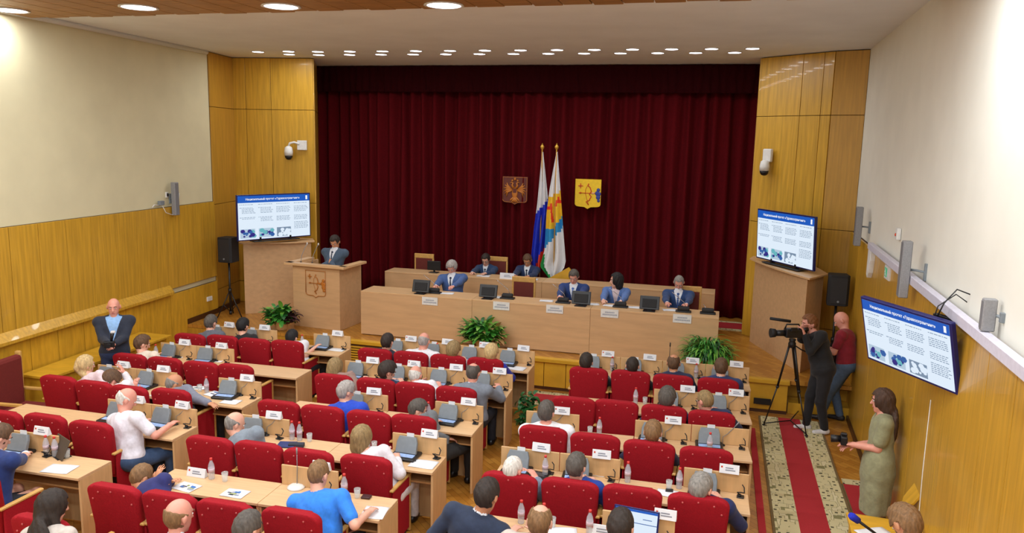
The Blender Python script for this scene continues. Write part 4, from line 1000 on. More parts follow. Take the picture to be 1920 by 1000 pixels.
SKIN = {'fair': (226,170,146), 'pink': (224,156,136), 'tan': (200,140,104)}
HAIRC = {'dark': (44,34,28), 'black': (20,18,20), 'brown': (92,66,44), 'lbrown': (128,96,62), 'grey': (136,132,126), 'dgrey': (84,78,72), 'white': (214,210,202), 'blond': (196,168,118), 'dblond': (142,118,78), 'mgrey': (160,154,150), 'auburn': (122,76,40), 'dkbrown': (72,50,38)}
M_eyew = mat('eye_white', (230,226,220), .3); M_iris = mat('iris_dark', (50,38,30), .3); M_lip = mat('lips', (176,96,88), .5); M_brow = mat('brow_dark', (64,48,36), .8)
def cloth(c, sh=.0): return mat('cloth_%d_%d_%d' % c, c, .85, noise=.1, scale=30, bump=.25, sheen=sh)
def person(label, hip, yaw, head=None, sit=True, floor=0., top='suit', tc=(30,38,64), shirt=(222,226,234), tie=None, legs=(34,36,44), skin='fair', hair='short', hc='brown', look=(0, -20), hands=(None, None), hz=None, feet=None, h=.011, hs=1.1, build=1.0, glasses=False, curl=1.0, headtop=None, shoes=(24,22,22), poles=(None, None), knee_up=None, Lt=None, hiplean=0, belt=False, vopen=1.0, wrist=None, group=None, sy=None):
    """hip: world x,y; head: ('px',x,y) pixel of the head centre, surveyed on the sphere the neck can reach; look: (turn, nod) degrees relative to the body"""
    auto = sit and Lt is None and head is not None and hz is None
    Lt = Lt or (.48 if sit else .50)
    cy, sn = math.cos(R_(yaw)), math.sin(R_(yaw)); Rw = np.array([[cy, -sn, 0], [sn, cy, 0], [0, 0, 1]])
    org = V(hip[0], hip[1], floor); loc = lambda p: Rw.T@(np.array(p, float)-org)
    hz = hz or (.51 if sit else .93*Lt/.50); hp = V(0, 0, hz); Lh = Lt+.168*hs/1.1
    if auto:
        d_ = loc(V(0, 0, H)+ray(head[1], head[2])*10)-loc(V(0, 0, H)); o_ = loc(V(0, 0, H)); q_ = o_+d_*((.09-o_[1])/d_[1])
        Lt = float(np.clip(np.linalg.norm(q_-hp)-.168*hs/1.1, .40, .50)); Lh = Lt+.168*hs/1.1
    if head is None: hd = hp+V(0, .04, Lh)
    else:
        d = nrm(ray(head[1], head[2])); o = V(0, 0, H)-(org+V(0, 0, hz)); b = o@d; c = o@o-Lh*Lh; disc = b*b-c
        t = -b-math.sqrt(disc) if disc > 0 else -b
        if disc > 0:   # of the two hits take the one that leans least backwards
            c2 = [loc(V(0, 0, H)+d*q) for q in (-b-math.sqrt(disc), -b+math.sqrt(disc))]
            c2.sort(key=lambda p: abs(p[1]-.12)+abs(p[0])*.2-(0 if p[2] > hz+.25 else -9)); hd = c2[0]
        else: hd = loc(V(0, 0, H)+d*t); hd = hp+nrm(hd-hp)*Lh
    nk = hp+(hd-hp)*(Lt/Lh)+V(0, -.025, -.0)
    up = nrm(nk-hp); rt = V(1, 0, 0)
    if sy: rt = V(math.cos(R_(sy)), math.sin(R_(sy)), 0)
    rt = nrm(rt-up*(rt@up)*.6); fw = nrm(np.cross(up, rt)); rt = nrm(np.cross(fw, up)); TA = np.stack([rt, fw, up], 1); b_ = build
    lt, ln = R_(look[0]), R_(look[1]); hf = V(-math.sin(lt)*math.cos(ln), math.cos(lt)*math.cos(ln), math.sin(ln)); hr = nrm(np.cross(hf, V(0, 0, 1))); hu = np.cross(hr, hf); HA = np.stack([hr, hf, hu], 1)
    pelv = hp; shd = {}; elb = {}; wr = {}; hdir = {}
    for i, s in ((0, -1), (1, 1)):
        shd[i] = nk-up*.052+rt*s*.182*b_
        tg = hands[i]
        if tg is None: tg = V(s*.15, .42 if sit else .12, .80 if sit else .80)
        elif isinstance(tg, tuple) and tg[0] == 'px': tg = loc(at(tg[1], tg[2], tg[3]))
        elif isinstance(tg, tuple) and tg[0] == 'w': tg = loc(tg[1:])
        else: tg = V(*tg)
        pole = V(*(poles[i] or (s*.7, -.5, -.6)))
        elb[i], wr[i] = ik(shd[i], tg, .285, .245, pole); hdir[i] = nrm(wr[i]-elb[i])
    if feet is None:
        if sit: kn = [hp+V(s*.13, .42, -.02) for s in (-1, 1)]; an = [V(s*.13, .44, .09) for s in (-1, 1)]; td = [V(0, 1, 0)]*2
        else: an = [V(s*.10, .0, .09) for s in (-1, 1)]; kn = [(hp+V(s*.095, 0, 0)+an[(s+1)//2])/2+V(0, .02, 0) for s in (-1, 1)]; td = [V(0, 1, 0)]*2
    else:
        an = [V(*f[:3]) for f in feet]; td = [nrm(V(*f[3:6])) for f in feet]; kn = []
        for i, s in ((0, -1), (1, 1)):
            k_, a_ = ik(hp+V(s*.09, 0, -.04), an[i], .43, .42, V(0, 1, .1)); kn.append(k_)
    def torso(P, e, bl=1.0):
        d = ell(P, hp+up*.02, TA, np.array([.165*b_+e, .115*b_*bl+e, .13+e]))
        d = smin(d, ell(P, hp+up*.18, TA, np.array([.150*b_+e, .112*b_*bl+e, .17+e])), .05)
        d = smin(d, ell(P, hp+up*.36*Lt/.5, TA, np.array([.168*b_+e, .112*b_+e, .17+e])), .05)
        for i in (0, 1): d = smin(d, cap(P, nk-up*.05, shd[i], .055+e, .055*b_+e), .04); d = smin(d, cap(P, nk+up*.0, nk-up*.05+(shd[i]-nk)*.6, .04+e*.6, .045+e*.6), .03)
        return d
    def arm(P, i, e, t1=1.0, t2=1.0, k=.02, flare=0):
        d = cap(P, shd[i], shd[i]+(elb[i]-shd[i])*t1, .052*b_**.5+e, .042+e+flare)
        if t1 >= 1 and t2 > 0: d = smin(d, cap(P, elb[i], elb[i]+(wr[i]-elb[i])*t2, .042+e, .030+e*.9), k)
        return d
    def hand(P, i):
        s = -1 if i == 0 else 1; f = hdir[i]; n = V(0, 0, 1)-f*f[2]; n = nrm(n) if np.linalg.norm(n) > .2 else nrm(np.cross(f, V(s, 0, 0))); l = nrm(np.cross(f, n))*s   # l points to the outer side
        w0 = wr[i]; A = np.stack([l, f, n], 1)
        d = smin(cap(P, elb[i]+(w0-elb[i])*.5, w0, .036, .026), ell(P, w0+f*.05, A, np.array([.040, .055, .017])), .02)
        for j, (o_, L) in enumerate(((-.030, .075), (-.010, .086), (.010, .080), (.029, .062))):
            a = w0+f*.088+l*o_; b = a+nrm(f-n*.25*curl+l*o_*3)*L*.5; c = b+nrm(f-n*.9*curl+l*o_*2)*L*.5
            d = smin(d, smin(cap(P, a, b, .0095, .0085), cap(P, b, c, .0085, .0075), .004), .006)
        a = w0+f*.025-l*.03; b = a+nrm(f*.6-l*.8-n*.2)*.04; c = b+nrm(f-l*.2-n*.4*curl)*.032
        return smin(d, smin(cap(P, a, b, .013, .011), cap(P, b, c, .011, .009), .005), .012)
    hc_ = hd; hk = hs
    def headf(P):
        d = ell(P, hc_+hu*.02-hf*.008, HA, np.array([.076, .096, .100])*hk)
        d = smin(d, ell(P, hc_-hu*.055*hk+hf*.03*hk, HA, np.array([.056, .062, .066])*hk), .035)
        d = smin(d, ell(P, hc_-hu*.105*hk+hf*.062*hk, HA, np.array([.026, .022, .018])*hk), .022)
        d = smin(d, cap(P, hc_+hu*.012*hk+hf*.088*hk, hc_-hu*.026*hk+hf*.108*hk, .008*hk, .013*hk), .012)
        d = smin(d, cap(P, hc_+hu*.03*hk+hf*.082*hk-hr*.035, hc_+hu*.03*hk+hf*.082*hk+hr*.035, .010*hk, .010*hk), .012)
        for s in (-1, 1):
            d = np.maximum(d, -(cap(P, hc_+hu*.008*hk+hf*.108*hk+hr*s*.032*hk, hc_+hu*.008*hk+hf*.10*hk+hr*s*.034*hk, .017, .016)))
            d = smin(d, ell(P, hc_-hu*.005+hr*s*.082*hk-hf*.012, HA, np.array([.010, .020, .032])*hk), .006)
        return smin(d, cap(P, nk-up*.02, hc_-hu*.06*hk-hf*.015, .058*b_**.5, .052), .025)
    def leg(P, i, e, t=1.0, k=.03):
        s = -1 if i == 0 else 1
        d = cap(P, hp+V(s*.09, 0, -.02), kn[i], .085*b_**.5+e, .058+e); return smin(d, cap(P, kn[i], kn[i]+(an[i]-kn[i])*t, .055+e, .040+e), k)
    def body(P):
        d = smin(torso(P, 0), headf(P), .03)
        for i in (0, 1):
            d = smin(d, arm(P, i, 0), .02); d = smin(d, hand(P, i), .008)
            d = smin(d, leg(P, i, 0), .03); d = smin(d, cap(P, an[i]-V(0, 0, .03)-td[i]*.03, an[i]+td[i]*.12-V(0, 0, .055), .035, .026), .02)
        return d
    pts = np.array([hp, nk, hd, *kn, *an, *[elb[i] for i in (0, 1)], *[wr[i]+hdir[i]*.16 for i in (0, 1)], *[shd[i] for i in (0, 1)], *[an[i]+td[i]*.16 for i in (0, 1)]])
    lo, hi = pts.min(0)-.20, pts.max(0)+.20; lo[2] = max(lo[2], -.02); hi[2] = max(hi[2], hd[2]+.17)
    t = thing('person', label, 'person', tuple(org), R_(yaw), group)
    SK = mat('skin_'+skin, SKIN[skin], .5, noise=.05, scale=25)
    sdf_mesh('body', body, lo, hi, h, SK, t)
    CL = cloth(tc, .1)
    wrinkle = lambda P: .0025*np.sin(P[:, 2]*38+P[:, 0]*17)*np.sin(P[:, 0]*23+P[:, 1]*31)
    neckhole = lambda P, r: cap(P, nk-up*.0, nk+up*.3, r, r)
    q = lambda P: (P-hp)@TA
    def legs_(P, e=.018, t1=.97):
        d = ell(P, hp-up*.01, TA, np.array([.165*b_+e, .118*b_+e, .12+e]))
        for i in (0, 1): d = smin(d, leg(P, i, e, t1), .03)
        return np.maximum(d, (q(P)[:, 2]-.10))+wrinkle(P)
    if top != 'dress':
        sdf_mesh('trousers', legs_, lo, hi, max(h, .011), cloth(legs), t)
    if top == 'suit':
        def jac(P):
            d = torso(P, .026)
            for i in (0, 1): d = smin(d, arm(P, i, .019, 1, .93), .022)
            Q = q(P)
            d = smin(d, cap(P, nk-fw*.015+up*.0, nk-fw*.012+up*.022, .072, .068), .02)
            d = np.maximum(d, -neckhole(P, .060*b_**.4))
            s_ = Q[:, 2]; wv = np.clip((s_-.20*(2-vopen))/.30, 0, 1.2)*.075*vopen
            d = np.maximum(d, -np.maximum(np.abs(Q[:, 0])-wv, -(Q[:, 1]-.02)))
            d = np.maximum(d, -(s_+(.16 if not sit else .10)))
            return d+wrinkle(P)
        sdf_mesh('jacket', jac, lo, hi, h, CL, t)
        def shi(P):
            Q = q(P); d = torso(P, .010); d = smin(d, cap(P, nk-up*.01, nk+up*.040, .068*b_**.4, .064*b_**.4), .012)
            for i in (0, 1): d = np.minimum(d, cap(P, elb[i]+(wr[i]-elb[i])*.8, elb[i]+(wr[i]-elb[i])*.985, .040, .038))
            d = np.maximum(d, -neckhole(P, .054*b_**.4)*1.0); return np.maximum(d, -(Q[:, 2]-.04))
        sdf_mesh('shirt', shi, lo, hi, h, cloth(shirt), t)
        if tie:
            S = []; 
            for s_ in np.linspace(.475*Lt/.5, .16, 9):
                ys = np.linspace(0, .22, 60); Pq = hp+(TA@np.array([[0]*60, ys, [s_]*60])).T
                dd = torso(Pq, .012); k = np.argmax(dd > 0); S.append(hp+TA@V(0, ys[k], s_))
            def tief(P):
                d = np.full(len(P), 9.)
                for j, (a, b2) in enumerate(zip(S, S[1:])):
                    ww = (.026, .014, .016, .018, .021, .024, .027, .03)[j]; m_ = (a+b2)/2
                    d = np.minimum(d, ell(P, m_, TA, np.array([ww, .007, np.linalg.norm(b2-a)*.62])))
                return d
            sdf_mesh('tie', tief, np.min(S, 0)-.06, np.max(S, 0)+.06, .007, cloth(tie), t)
    elif top in ('tshirt', 'shirt', 'blouse', 'polo'):
        sl = {'tshirt': .62, 'shirt': .70, 'polo': .62, 'blouse': 1}[top]
        def tee(P):
            d = torso(P, .018)
            for i in (0, 1): d = smin(d, arm(P, i, .017, sl, .93 if top == 'blouse' else 0, flare=.006), .022)
            if top in ('shirt', 'polo'): d = smin(d, cap(P, nk, nk+up*.030, .070, .066), .012)
            d = np.maximum(d, -neckhole(P, .060*b_**.4)); Q = q(P)
            if top in ('polo', 'shirt'): d = np.maximum(d, -np.maximum(np.abs(Q[:, 0])-np.clip((Q[:, 2]-.38)/.12, 0, 1.2)*.03, -(Q[:, 1]-.02)))
            return np.maximum(d, -(Q[:, 2]+(.10 if sit else .12)))+wrinkle(P)*1.3
        sdf_mesh({'tshirt': 'tshirt', 'shirt': 'shirt', 'polo': 'polo_shirt', 'blouse': 'blouse'}[top], tee, lo, hi, h, CL, t)
    elif top == 'dress':
        def dr(P):
            Q = q(P); z = P[:, 2]; d = torso(P, .02)
            for i in (0, 1): d = smin(d, arm(P, i, .018, .68, 0, flare=.018), .02)
            kk = V(0, .0, .30); rad = .19
            d = smin(d, ell(P, hp-V(0, 0, .10), np.eye(3), np.array([.20, .165, .26])), .08)
            d = smin(d, cap(P, hp-V(0, 0, .15), V(0, 0, .34), .165, .15), .05)
            for i in (0, 1): d = smin(d, cap(P, kn[i]+V(0,0,.08), an[i], .088, .062), .07)
            d = np.maximum(d, .30-z); d = np.maximum(d, -neckhole(P, .075)); 
            d = np.maximum(d, -np.maximum(np.abs(Q[:, 0])-np.clip((Q[:, 2]-.34)/.16, 0, 1.2)*.05, -(Q[:, 1]-.02)))
            ang = np.arctan2(P[:, 1], P[:, 0]); return d+.006*np.sin(ang*9+z*3)*np.clip((.95-z), 0, .5)+wrinkle(P)
        sdf_mesh('dress', dr, lo, hi, h, CL, t)
    def shoe(i):
        return lambda P: np.maximum(smin(cap(P, an[i]-V(0, 0, .045)-td[i]*.04, an[i]+td[i]*.15-V(0, 0, .058), .043, .034), cap(P, an[i]-V(0, 0, .05), an[i]-V(0, 0, .01), .045, .046), .02), -(P[:, 2]-(an[i][2]-.088)))
    for i in (0, 1): sdf_mesh('shoe', shoe(i), np.minimum(an[i], an[i]+td[i]*.2)-.09, np.maximum(an[i], an[i]+td[i]*.2)+.08, .012, mat('shoe_%d_%d_%d' % shoes, shoes, .4), t)
    # hair
    if hair != 'bald':
        HM = mat('hair_'+hc, HAIRC[hc], .7, noise=.3, scale=60, bump=.6, stretch=(1, 1, .3))
        def hr_(P):
            Q = (P-hc_)@HA/hk; nz = .0035*np.sin(P[:, 0]*110+P[:, 2]*40)*np.sin(P[:, 1]*95)*hk
            e = {'short': .013, 'fringe': .007, 'balding': .009, 'bob': .021, 'long': .020, 'bun': .016, 'full': .026, 'crop': .007}[hair]
            d = ell(P, hc_+hu*.02-hf*.008, HA, (np.array([.076, .096, .100])+e)*hk)
            if hair in ('full', 'short'): d = smin(d, ell(P, hc_+hu*.065*hk+hf*.01, HA, np.array([.070, .088, .062+e*.5])*hk), .02)
            if hair in ('bob', 'long'): d = smin(d, ell(P, hc_-hu*.07*hk-hf*.035*hk, HA, np.array([.088, .070, .10])*hk), .04)
            if hair == 'bun': d = smin(d, ell(P, hc_-hf*.10*hk-hu*.02, HA, np.array([.04, .035, .045])*hk), .02); d = smin(d, cap(P, hc_-hf*.07-hu*.06, nk-fw*.03, .05, .04), .03)
            if hair == 'long':
                d = smin(d, ell(P, nk-up*.10-fw*.10, TA, np.array([.12, .045, .20])), .05)
                d = smin(d, cap(P, hc_+hr*.075-hu*.06, nk+rt*.10+fw*.07-up*.22, .035, .03), .04)
            fy, fz = (.030, .080) if hair in ('short', 'full', 'bob', 'crop', 'bun') else (.034, .070)
            low = hair in ('bob', 'long')
            face = np.maximum(fy-Q[:, 1]+(np.abs(Q[:, 0])*(.35 if not low else .9)), Q[:, 2]-fz)
            d = np.maximum(d, -face*hk)
            if not low: d = np.maximum(d, (-.062-.012-Q[:, 2]+np.clip(Q[:, 1], -.05, .05)*.9)*hk) if hair != 'bun' else d
            if not low and hair != 'bun': d = np.maximum(d, -np.maximum(np.maximum(-.035-Q[:, 1], .062-np.abs(Q[:, 0])), Q[:, 2]-.012)*hk)
            if hair == 'fringe': d = np.maximum(np.maximum(d, (Q[:, 2]-.045-.25*(-Q[:, 1]-.05))*hk), (Q[:, 1]-.02)*hk)
            if hair == 'balding': d = np.maximum(d, -(cap(P, hc_+hu*.13*hk-hf*.045*hk, hc_+hu*.13*hk+hf*.06*hk, .062*hk, .066*hk)))
            return d+nz
        l2 = np.minimum(hd, nk)-.26; h2 = np.maximum(hd, nk)+.2
        if hair == 'long': l2[2] -= .15
        sdf_mesh('hair', hr_, l2, h2, min(h, .009), HM, t)
    HM4 = Matrix.Identity(4)
    for a in range(3):
        for b in range(3): HM4[a][b] = HA[a][b]
        HM4[a][3] = hd[a]
    BR = mat('brow_'+hc, tuple(int(v*.75) for v in HAIRC[hc]), .8)
    for s in (-1, 1):
        MB().ell((s*.031*hk, .082*hk, .008*hk), (.013, .011, .009), M_eyew, 10).ell((s*.031*hk, .090*hk, .007*hk), (.0065, .0055, .0065), M_iris, 8).build('eye', t, T=HM4)
        MB().tube([(s*.015*hk, .094*hk, .028*hk), (s*.033*hk, .094*hk, .033*hk), (s*.052*hk, .082*hk, .026*hk)], [.004, .0045, .003], BR, 6).build('eyebrow', t, T=HM4)
    MB().ell((0, .090*hk, -.062*hk), (.024*hk, .009, .0065), M_lip, 10).build('mouth', t, T=HM4)
    if glasses:
        g = MB()
        for s in (-1, 1):
            g.tube([(s*.034*hk+.022*math.cos(a), .108*hk, .008*hk+.016*math.sin(a)) for a in np.linspace(0, 2*PI, 13)], .002, M_black, 5)
            g.tube([(s*.056*hk, .106*hk, .012*hk), (s*.084*hk, .05*hk, .012*hk), (s*.086*hk, -.01*hk, .006*hk)], .002, M_black, 5)
        g.build('glasses', t, T=HM4)
    if belt: sdf_mesh('belt', lambda P: np.maximum(np.abs(q(P)[:, 2]-.085)-.018, ell(P, hp+up*.02, TA, np.array([.165*b_+.026, .118*b_+.026, .16]))), lo, hi, .012, M_black, t)
    if wrist is not None:
        a = elb[wrist]+(wr[wrist]-elb[wrist])*.93; MB().cyl(tuple(a-hdir[wrist]*.012), tuple(a+hdir[wrist]*.012), .034, m=M_black, n=14).build('wristwatch', t)
    return t, dict(hd=org+Rw@hd, nk=org+Rw@nk, wr=[org+Rw@wr[i] for i in (0, 1)], sh=[org+Rw@shd[i] for i in (0, 1)])

def sitter(key, px, py, label, dx=0, dy=.29, **k):
    x, y = SEAT[key]; blk, r, _ = key
    hx, hy = x+dx, y+dy; yd = desk_y(blk, r, hx)-DEP
    hands = list(k.pop('hands', (None, None)))
    for i, s in ((0, -1), (1, 1)):
        if hands[i] is None: hands[i] = ('w', hx+s*.13, yd+.10, .785)
    k.setdefault('h', .012)
    return person(label, (hx, hy), k.pop('yaw', 0), ('px', px, py), hands=hands, **k)
NV = (32,42,74); GY = (118,126,138); BK = (24,24,28); RB = (26,62,170); WH = (226,226,232)
S = sitter
# left block
S(('A',0,0), 395, 606, 'person with grey hair in a grey suit seated at the left end of the front row', dx=.25, tc=(96,100,112), hc='dgrey', hair='short')
S(('A',0,1), 455, 612, 'person with black hair in a black shirt seated in the front row of the left block', dx=.28, top='blouse', tc=(26,26,30), hc='black')
S(('A',0,3), 547, 634, 'person with black hair in a white shirt leaning low over the front-row desk', top='shirt', tc=WH, hc='black', dx=.10)
S(('A',1,0), 266, 645, 'person with short brown hair in a beige t-shirt in the second row of the left block', top='tshirt', tc=(222,208,190), hc='brown', look=(-30,-20), dx=.12)
S(('A',2,1), 160, 685, 'person with blond pinned-up hair in a pale pink blouse near the bench', top='blouse', tc=(222,200,206), hc='blond', hair='bun', look=(-20,-8), dx=-.1)
S(('A',2,2), 207, 714, 'person with brown hair and a white blouse bent low over the third-row desk', top='blouse', tc=(232,226,230), hc='brown', hair='full', look=(-15,-45), dx=-.18, dy=.3, hands=(None, ('px', 233, 700, .98)), skin='pink')
S(('A',2,3), 327, 720, 'person with a tanned bald head and grey jacket, arm stretched out to the right', tc=(120,124,140), hair='fringe', hc='grey', skin='tan', look=(-25,-20), hands=(None, ('px', 462, 797, .72)), poles=(None,(.6,-.4,-.4)), yaw=-12)
S(('A',3,2), 237, 748, 'person with a bald head in a white short-sleeved shirt and jeans, reaching to the terminal', top='shirt', tc=(226,224,234), legs=(60,84,120), hair='fringe', hc='white', skin='pink', build=1.22, yaw=-18, look=(-25,-30), dx=.26, dy=.30, hands=(('px', 262, 800, .80), ('px', 318, 798, .83)), shoes=(60,50,44))
def direct(px, py, label, **k):
    x, y, _ = at(px, py, 1.2); return person(label, (x+k.pop('dx', 0), y-k.pop('dy', .10)), k.pop('yaw', 0), ('px', px, py), **k)
direct(-2, 815, 'person in a blue suit cut off by the left edge, writing at the desk', tc=(30,52,110), hc='brown', build=1.15, look=(-25,-30), hands=(None, ('px', 52, 850, .80)), dy=.16, h=.011)
direct(98, 950, 'person with long dark hair seen from behind at the bottom left', top='blouse', tc=(200,190,180), hair='long', hc='dark', look=(-30,-15), hands=((-.14,.30,.72),(.14,.30,.72)), h=.011)
# middle block
S(('B',0,0), 726, 642, 'person with dark hair in a dark navy suit at the left end of the middle front row', tc=(30,38,56), hc='dark', dx=.05)
S(('B',0,1), 795, 640, 'person with a bald grey head in a white shirt in the middle front row', top='shirt', tc=WH, hair='fringe', hc='mgrey', skin='pink', build=1.2, dx=.08)
S(('B',0,2), 850, 658, 'person with short dark blond hair in the middle front row, bent over the desk', top='blouse', tc=(214,216,220), hc='dblond', hair='full', dx=.02)
S(('B',0,3), 921, 663, 'person with wavy blond hair at the aisle end of the middle front row', top='blouse', tc=(40,50,170), hc='blond', hair='full', dx=.03)
S(('B',1,0), 628, 690, 'person with long brown hair in the second row, left end of the middle block', top='blouse', tc=(150,120,110), hc='dblond', hair='bob', dx=.08)
S(('B',1,1), 726, 697, 'person with dark brown hair in a navy suit turned to the right, middle block second row', tc=(34,50,82), hc='dark', hair='full', look=(-45,-25), dx=.05)
S(('B',1,2), 779, 704, 'person with a pink bald head in a white shirt in the middle block second row', top='shirt', tc=WH, hair='fringe', hc='white', skin='pink', build=1.1, dx=.02)
S(('B',1,3), 887, 700, 'person with a balding head in a grey suit at the aisle end of the second row', tc=GY, hair='balding', hc='dgrey', skin='pink', dx=.16, build=1.1, hands=(None, ('px', 935, 728, .82)))
S(('B',2,1), 648, 735, 'person with grey hair in a bright royal blue suit, middle block third row', tc=(30,70,190), hc='mgrey', look=(-30,-20), dx=.22, dy=.34, build=1.12, hands=(None, ('px', 682, 775, .79)))
S(('B',2,3), 783, 769, 'person with dark grey hair and a grey suit leaning to the aisle, middle block third row', tc=(104,108,112), legs=(40,40,40), hc='dgrey', look=(-35,-20), yaw=-25, dx=.20, hands=(None, ('px', 838, 822, .66)))
S(('B',3,0), 440, 795, 'person with a bald greying head in a grey suit reading at the fourth row', tc=(128,140,152), hair='fringe', hc='grey', look=(-35,-25), dx=.33, dy=.40, build=1.15, hands=(None, ('px', 480, 825, .79)))
S(('B',3,3), 678, 822, 'person with a brown bob and a white jacket at the aisle end of the fourth row', top='blouse', tc=(228,226,232), legs=(220,214,214), hair='bob', hc='dblond', look=(-10,-10), dx=.10, dy=.30, hands=(None, ('px', 745, 862, .79)))
S(('B',4,0), 265, 895, 'person with short grey-brown hair in a dark blue suit at the left end of the fifth row', tc=(40,44,104), hc='lbrown', hair='crop', dx=.24, dy=.42, look=(-20,-30), hands=(None, ('px', 292, 902, .80)), skin='tan')
S(('B',4,3), 597, 888, 'person in a bright blue short-sleeved uniform shirt with dark shoulder straps', top='shirt', tc=(48,132,236), hc='lbrown', hair='crop', dx=.15, dy=.30, build=1.22, look=(-8,-20), hands=(None, ('px', 690, 962, .80)), h=.010)
for key, (x, y) in {('B',5,0): (-4.05, 4.42), ('B',5,1): (-3.42, 4.42)}.items(): SEAT[key] = (x, y)
ROWS['B'].append((-5.27, .615, 5.28, 5.33, '0000'))
person('person with a bald head in a blue collared shirt at the bottom, left of the short-haired man', (at(335, 968, 1.2)[0], at(335, 968, 1.2)[1]-.10), 0, ('px', 335, 968), top='suit', tc=(36,50,120), hair='fringe', hc='lbrown', skin='pink', h=.010, hands=((-.15,.3,.7),(.15,.3,.7)), look=(-15,-10), hs=1.16)
person('person with short brown-grey hair at the bottom edge left of the bright blue shirt', (at(462, 992, 1.2)[0], at(462, 992, 1.2)[1]-.12), 0, ('px', 464, 992), top='suit', tc=(60,60,66), hair='short', hc='dgrey', h=.010, hands=((-.15,.3,.7),(.15,.3,.7)), look=(-15,-10), hs=1.12)
# right block
S(('C',0,0), 1099, 680, 'person with dark hair and a white collar, first in the front row of the right block', tc=(56,58,66), hc='dark', look=(0,-10))
S(('C',0,1), 1186, 687, 'person with dark cropped hair and a white collar, second in the right front row', tc=(56,58,66), hair='crop', hc='dark', look=(0,-10))
S(('C',0,2), 1263, 682, 'person with a balding brown head in a dark navy suit, right front row', tc=NV, hair='balding', hc='brown', look=(0,-12), dx=.02, skin='tan', build=1.1)
S(('C',0,3), 1352, 690, 'person with brown hair in a navy blue suit at the aisle end of the right front row', tc=(38,54,100), hc='brown', dx=.05, build=1.2, look=(0,-15))
S(('C',1,2), 1251, 747, 'person with dark greying hair in a blue suit, right block second row', tc=(34,50,110), hc='dgrey', hair='full', look=(-5,-15), dx=.03)
S(('C',1,3), 1322, 752, 'person with sandy grey hair and a navy suit looking to the left, right block second row', tc=(32,44,84), hc='dblond', hair='crop', look=(50,-15), dx=.06, build=1.1, skin='pink')
S(('C',2,0), 1024, 774, 'person with dark grey hair in a white shirt at the left end of the third row, right block', top='shirt', tc=(236,236,240), hc='dgrey', hair='short', build=1.35, look=(-5,-10), dx=.02, skin='pink')
S(('C',2,2), 1224, 812, 'person with short light brown hair and a dark blue jacket, right block third row', tc=(30,34,76), hc='lbrown', look=(0,-18))
S(('C',3,0), 961, 882, 'person with white hair at the left end of the fourth row, right block', tc=(120,130,150), hair='crop', hc='white', skin='pink', look=(-15,-25), dx=.05, dy=.36)
S(('C',3,1), 1080, 876, 'person with grey cropped hair in a royal blue suit, right block fourth row', tc=(26,60,150), hc='dgrey', hair='short', look=(-10,-20), dx=.09)
S(('C',3,3), 1313, 917, 'person with grey hair and a navy suit at the aisle end of the fourth row, right block', tc=(30,42,92), hc='grey', look=(-20,-30), dx=.10, dy=.38, hands=(None, None), build=1.15, hs=1.2, h=.010)
S(('C',4,0), 912, 930, 'person with dark hair in a dark navy suit at the bottom beside the centre aisle', tc=(36,48,72), hc='dark', look=(-12,-28), dx=-.10, dy=.46, build=1.22, h=.010, hs=1.2, skin='tan')
S(('C',4,1), 1012, 980, 'person with a thinning light brown head at the bottom of the right block', tc=(200,190,180), top='shirt', hair='balding', hc='lbrown', look=(0,-20), dx=-.22, dy=.32, h=.010, hs=1.2)
S(('C',4,2), 1163, 990, 'person with dark hair seen from behind in front of the bright laptop screen', tc=(50,52,60), hc='dark', look=(-5,-20), dx=-.02, dy=.27, h=.010, hs=1.2)
# presidium, facing the hall
def pres(px, py, Y, label, hx=0, **k):
    x = atY(px, py, Y-.1)[0]+hx; k.setdefault('h', .0095)
    yb = 13.36 if Y < 15 else 15.5
    hd_ = k.pop('hands', None)
    if hd_ is None: hd_ = (('w', x+.15, yb-.10, 1.415), ('w', x-.15, yb-.12, 1.415))
    return person(label, (x, Y), 180+k.pop('turn', 0), ('px', px, py), floor=.565 if Y > 15 else .551, hands=hd_, **k)
pres(847, 497, 14.0, 'person with grey hair in a mid blue suit seated at the front table, writing', tc=(66,94,148), tie=(36,40,66), hc='mgrey', hair='full', look=(0,-34), build=1.2, skin='pink')
pres(1076, 519, 13.95, 'person with grey-brown hair in a royal blue suit and blue tie at the front table', tc=(28,56,116), tie=(84,120,200), hc='dgrey', hair='short', look=(0,-30), build=1.12, skin='pink')
pres(1156, 526, 13.95, 'person with dark shoulder-length hair and a light blue jacket, looking sideways', tc=(84,116,176), shirt=(220,200,204), hc='black', hair='bob', look=(-70,-5))
pres(1273, 530, 13.95, 'person with grey hair in a navy suit and patterned tie at the right end of the table', tc=(32,62,110), tie=(60,90,150), hc='grey', hair='crop', look=(0,-35), build=1.12, skin='pink')
pres(911, 487, 15.95, 'person with dark hair and glasses in a dark blue suit at the rear table', tc=(30,58,96), tie=(24,32,60), hc='dark', look=(0,-30), glasses=True)
pres(989, 488, 15.95, 'person with brown hair in a dark navy suit at the rear table beside the flags', tc=(26,46,86), tie=(24,30,54), hc='brown', look=(0,-36), build=1.05, skin='tan')
stage_chair(atY(931, 500, 16.1)[0], 15.98, PI, 'wooden chair behind the man with glasses at the rear table')
stage_chair(atY(1292, 530, 14.05)[0], 13.95, PI, 'wooden chair behind the man at the right end of the front table')
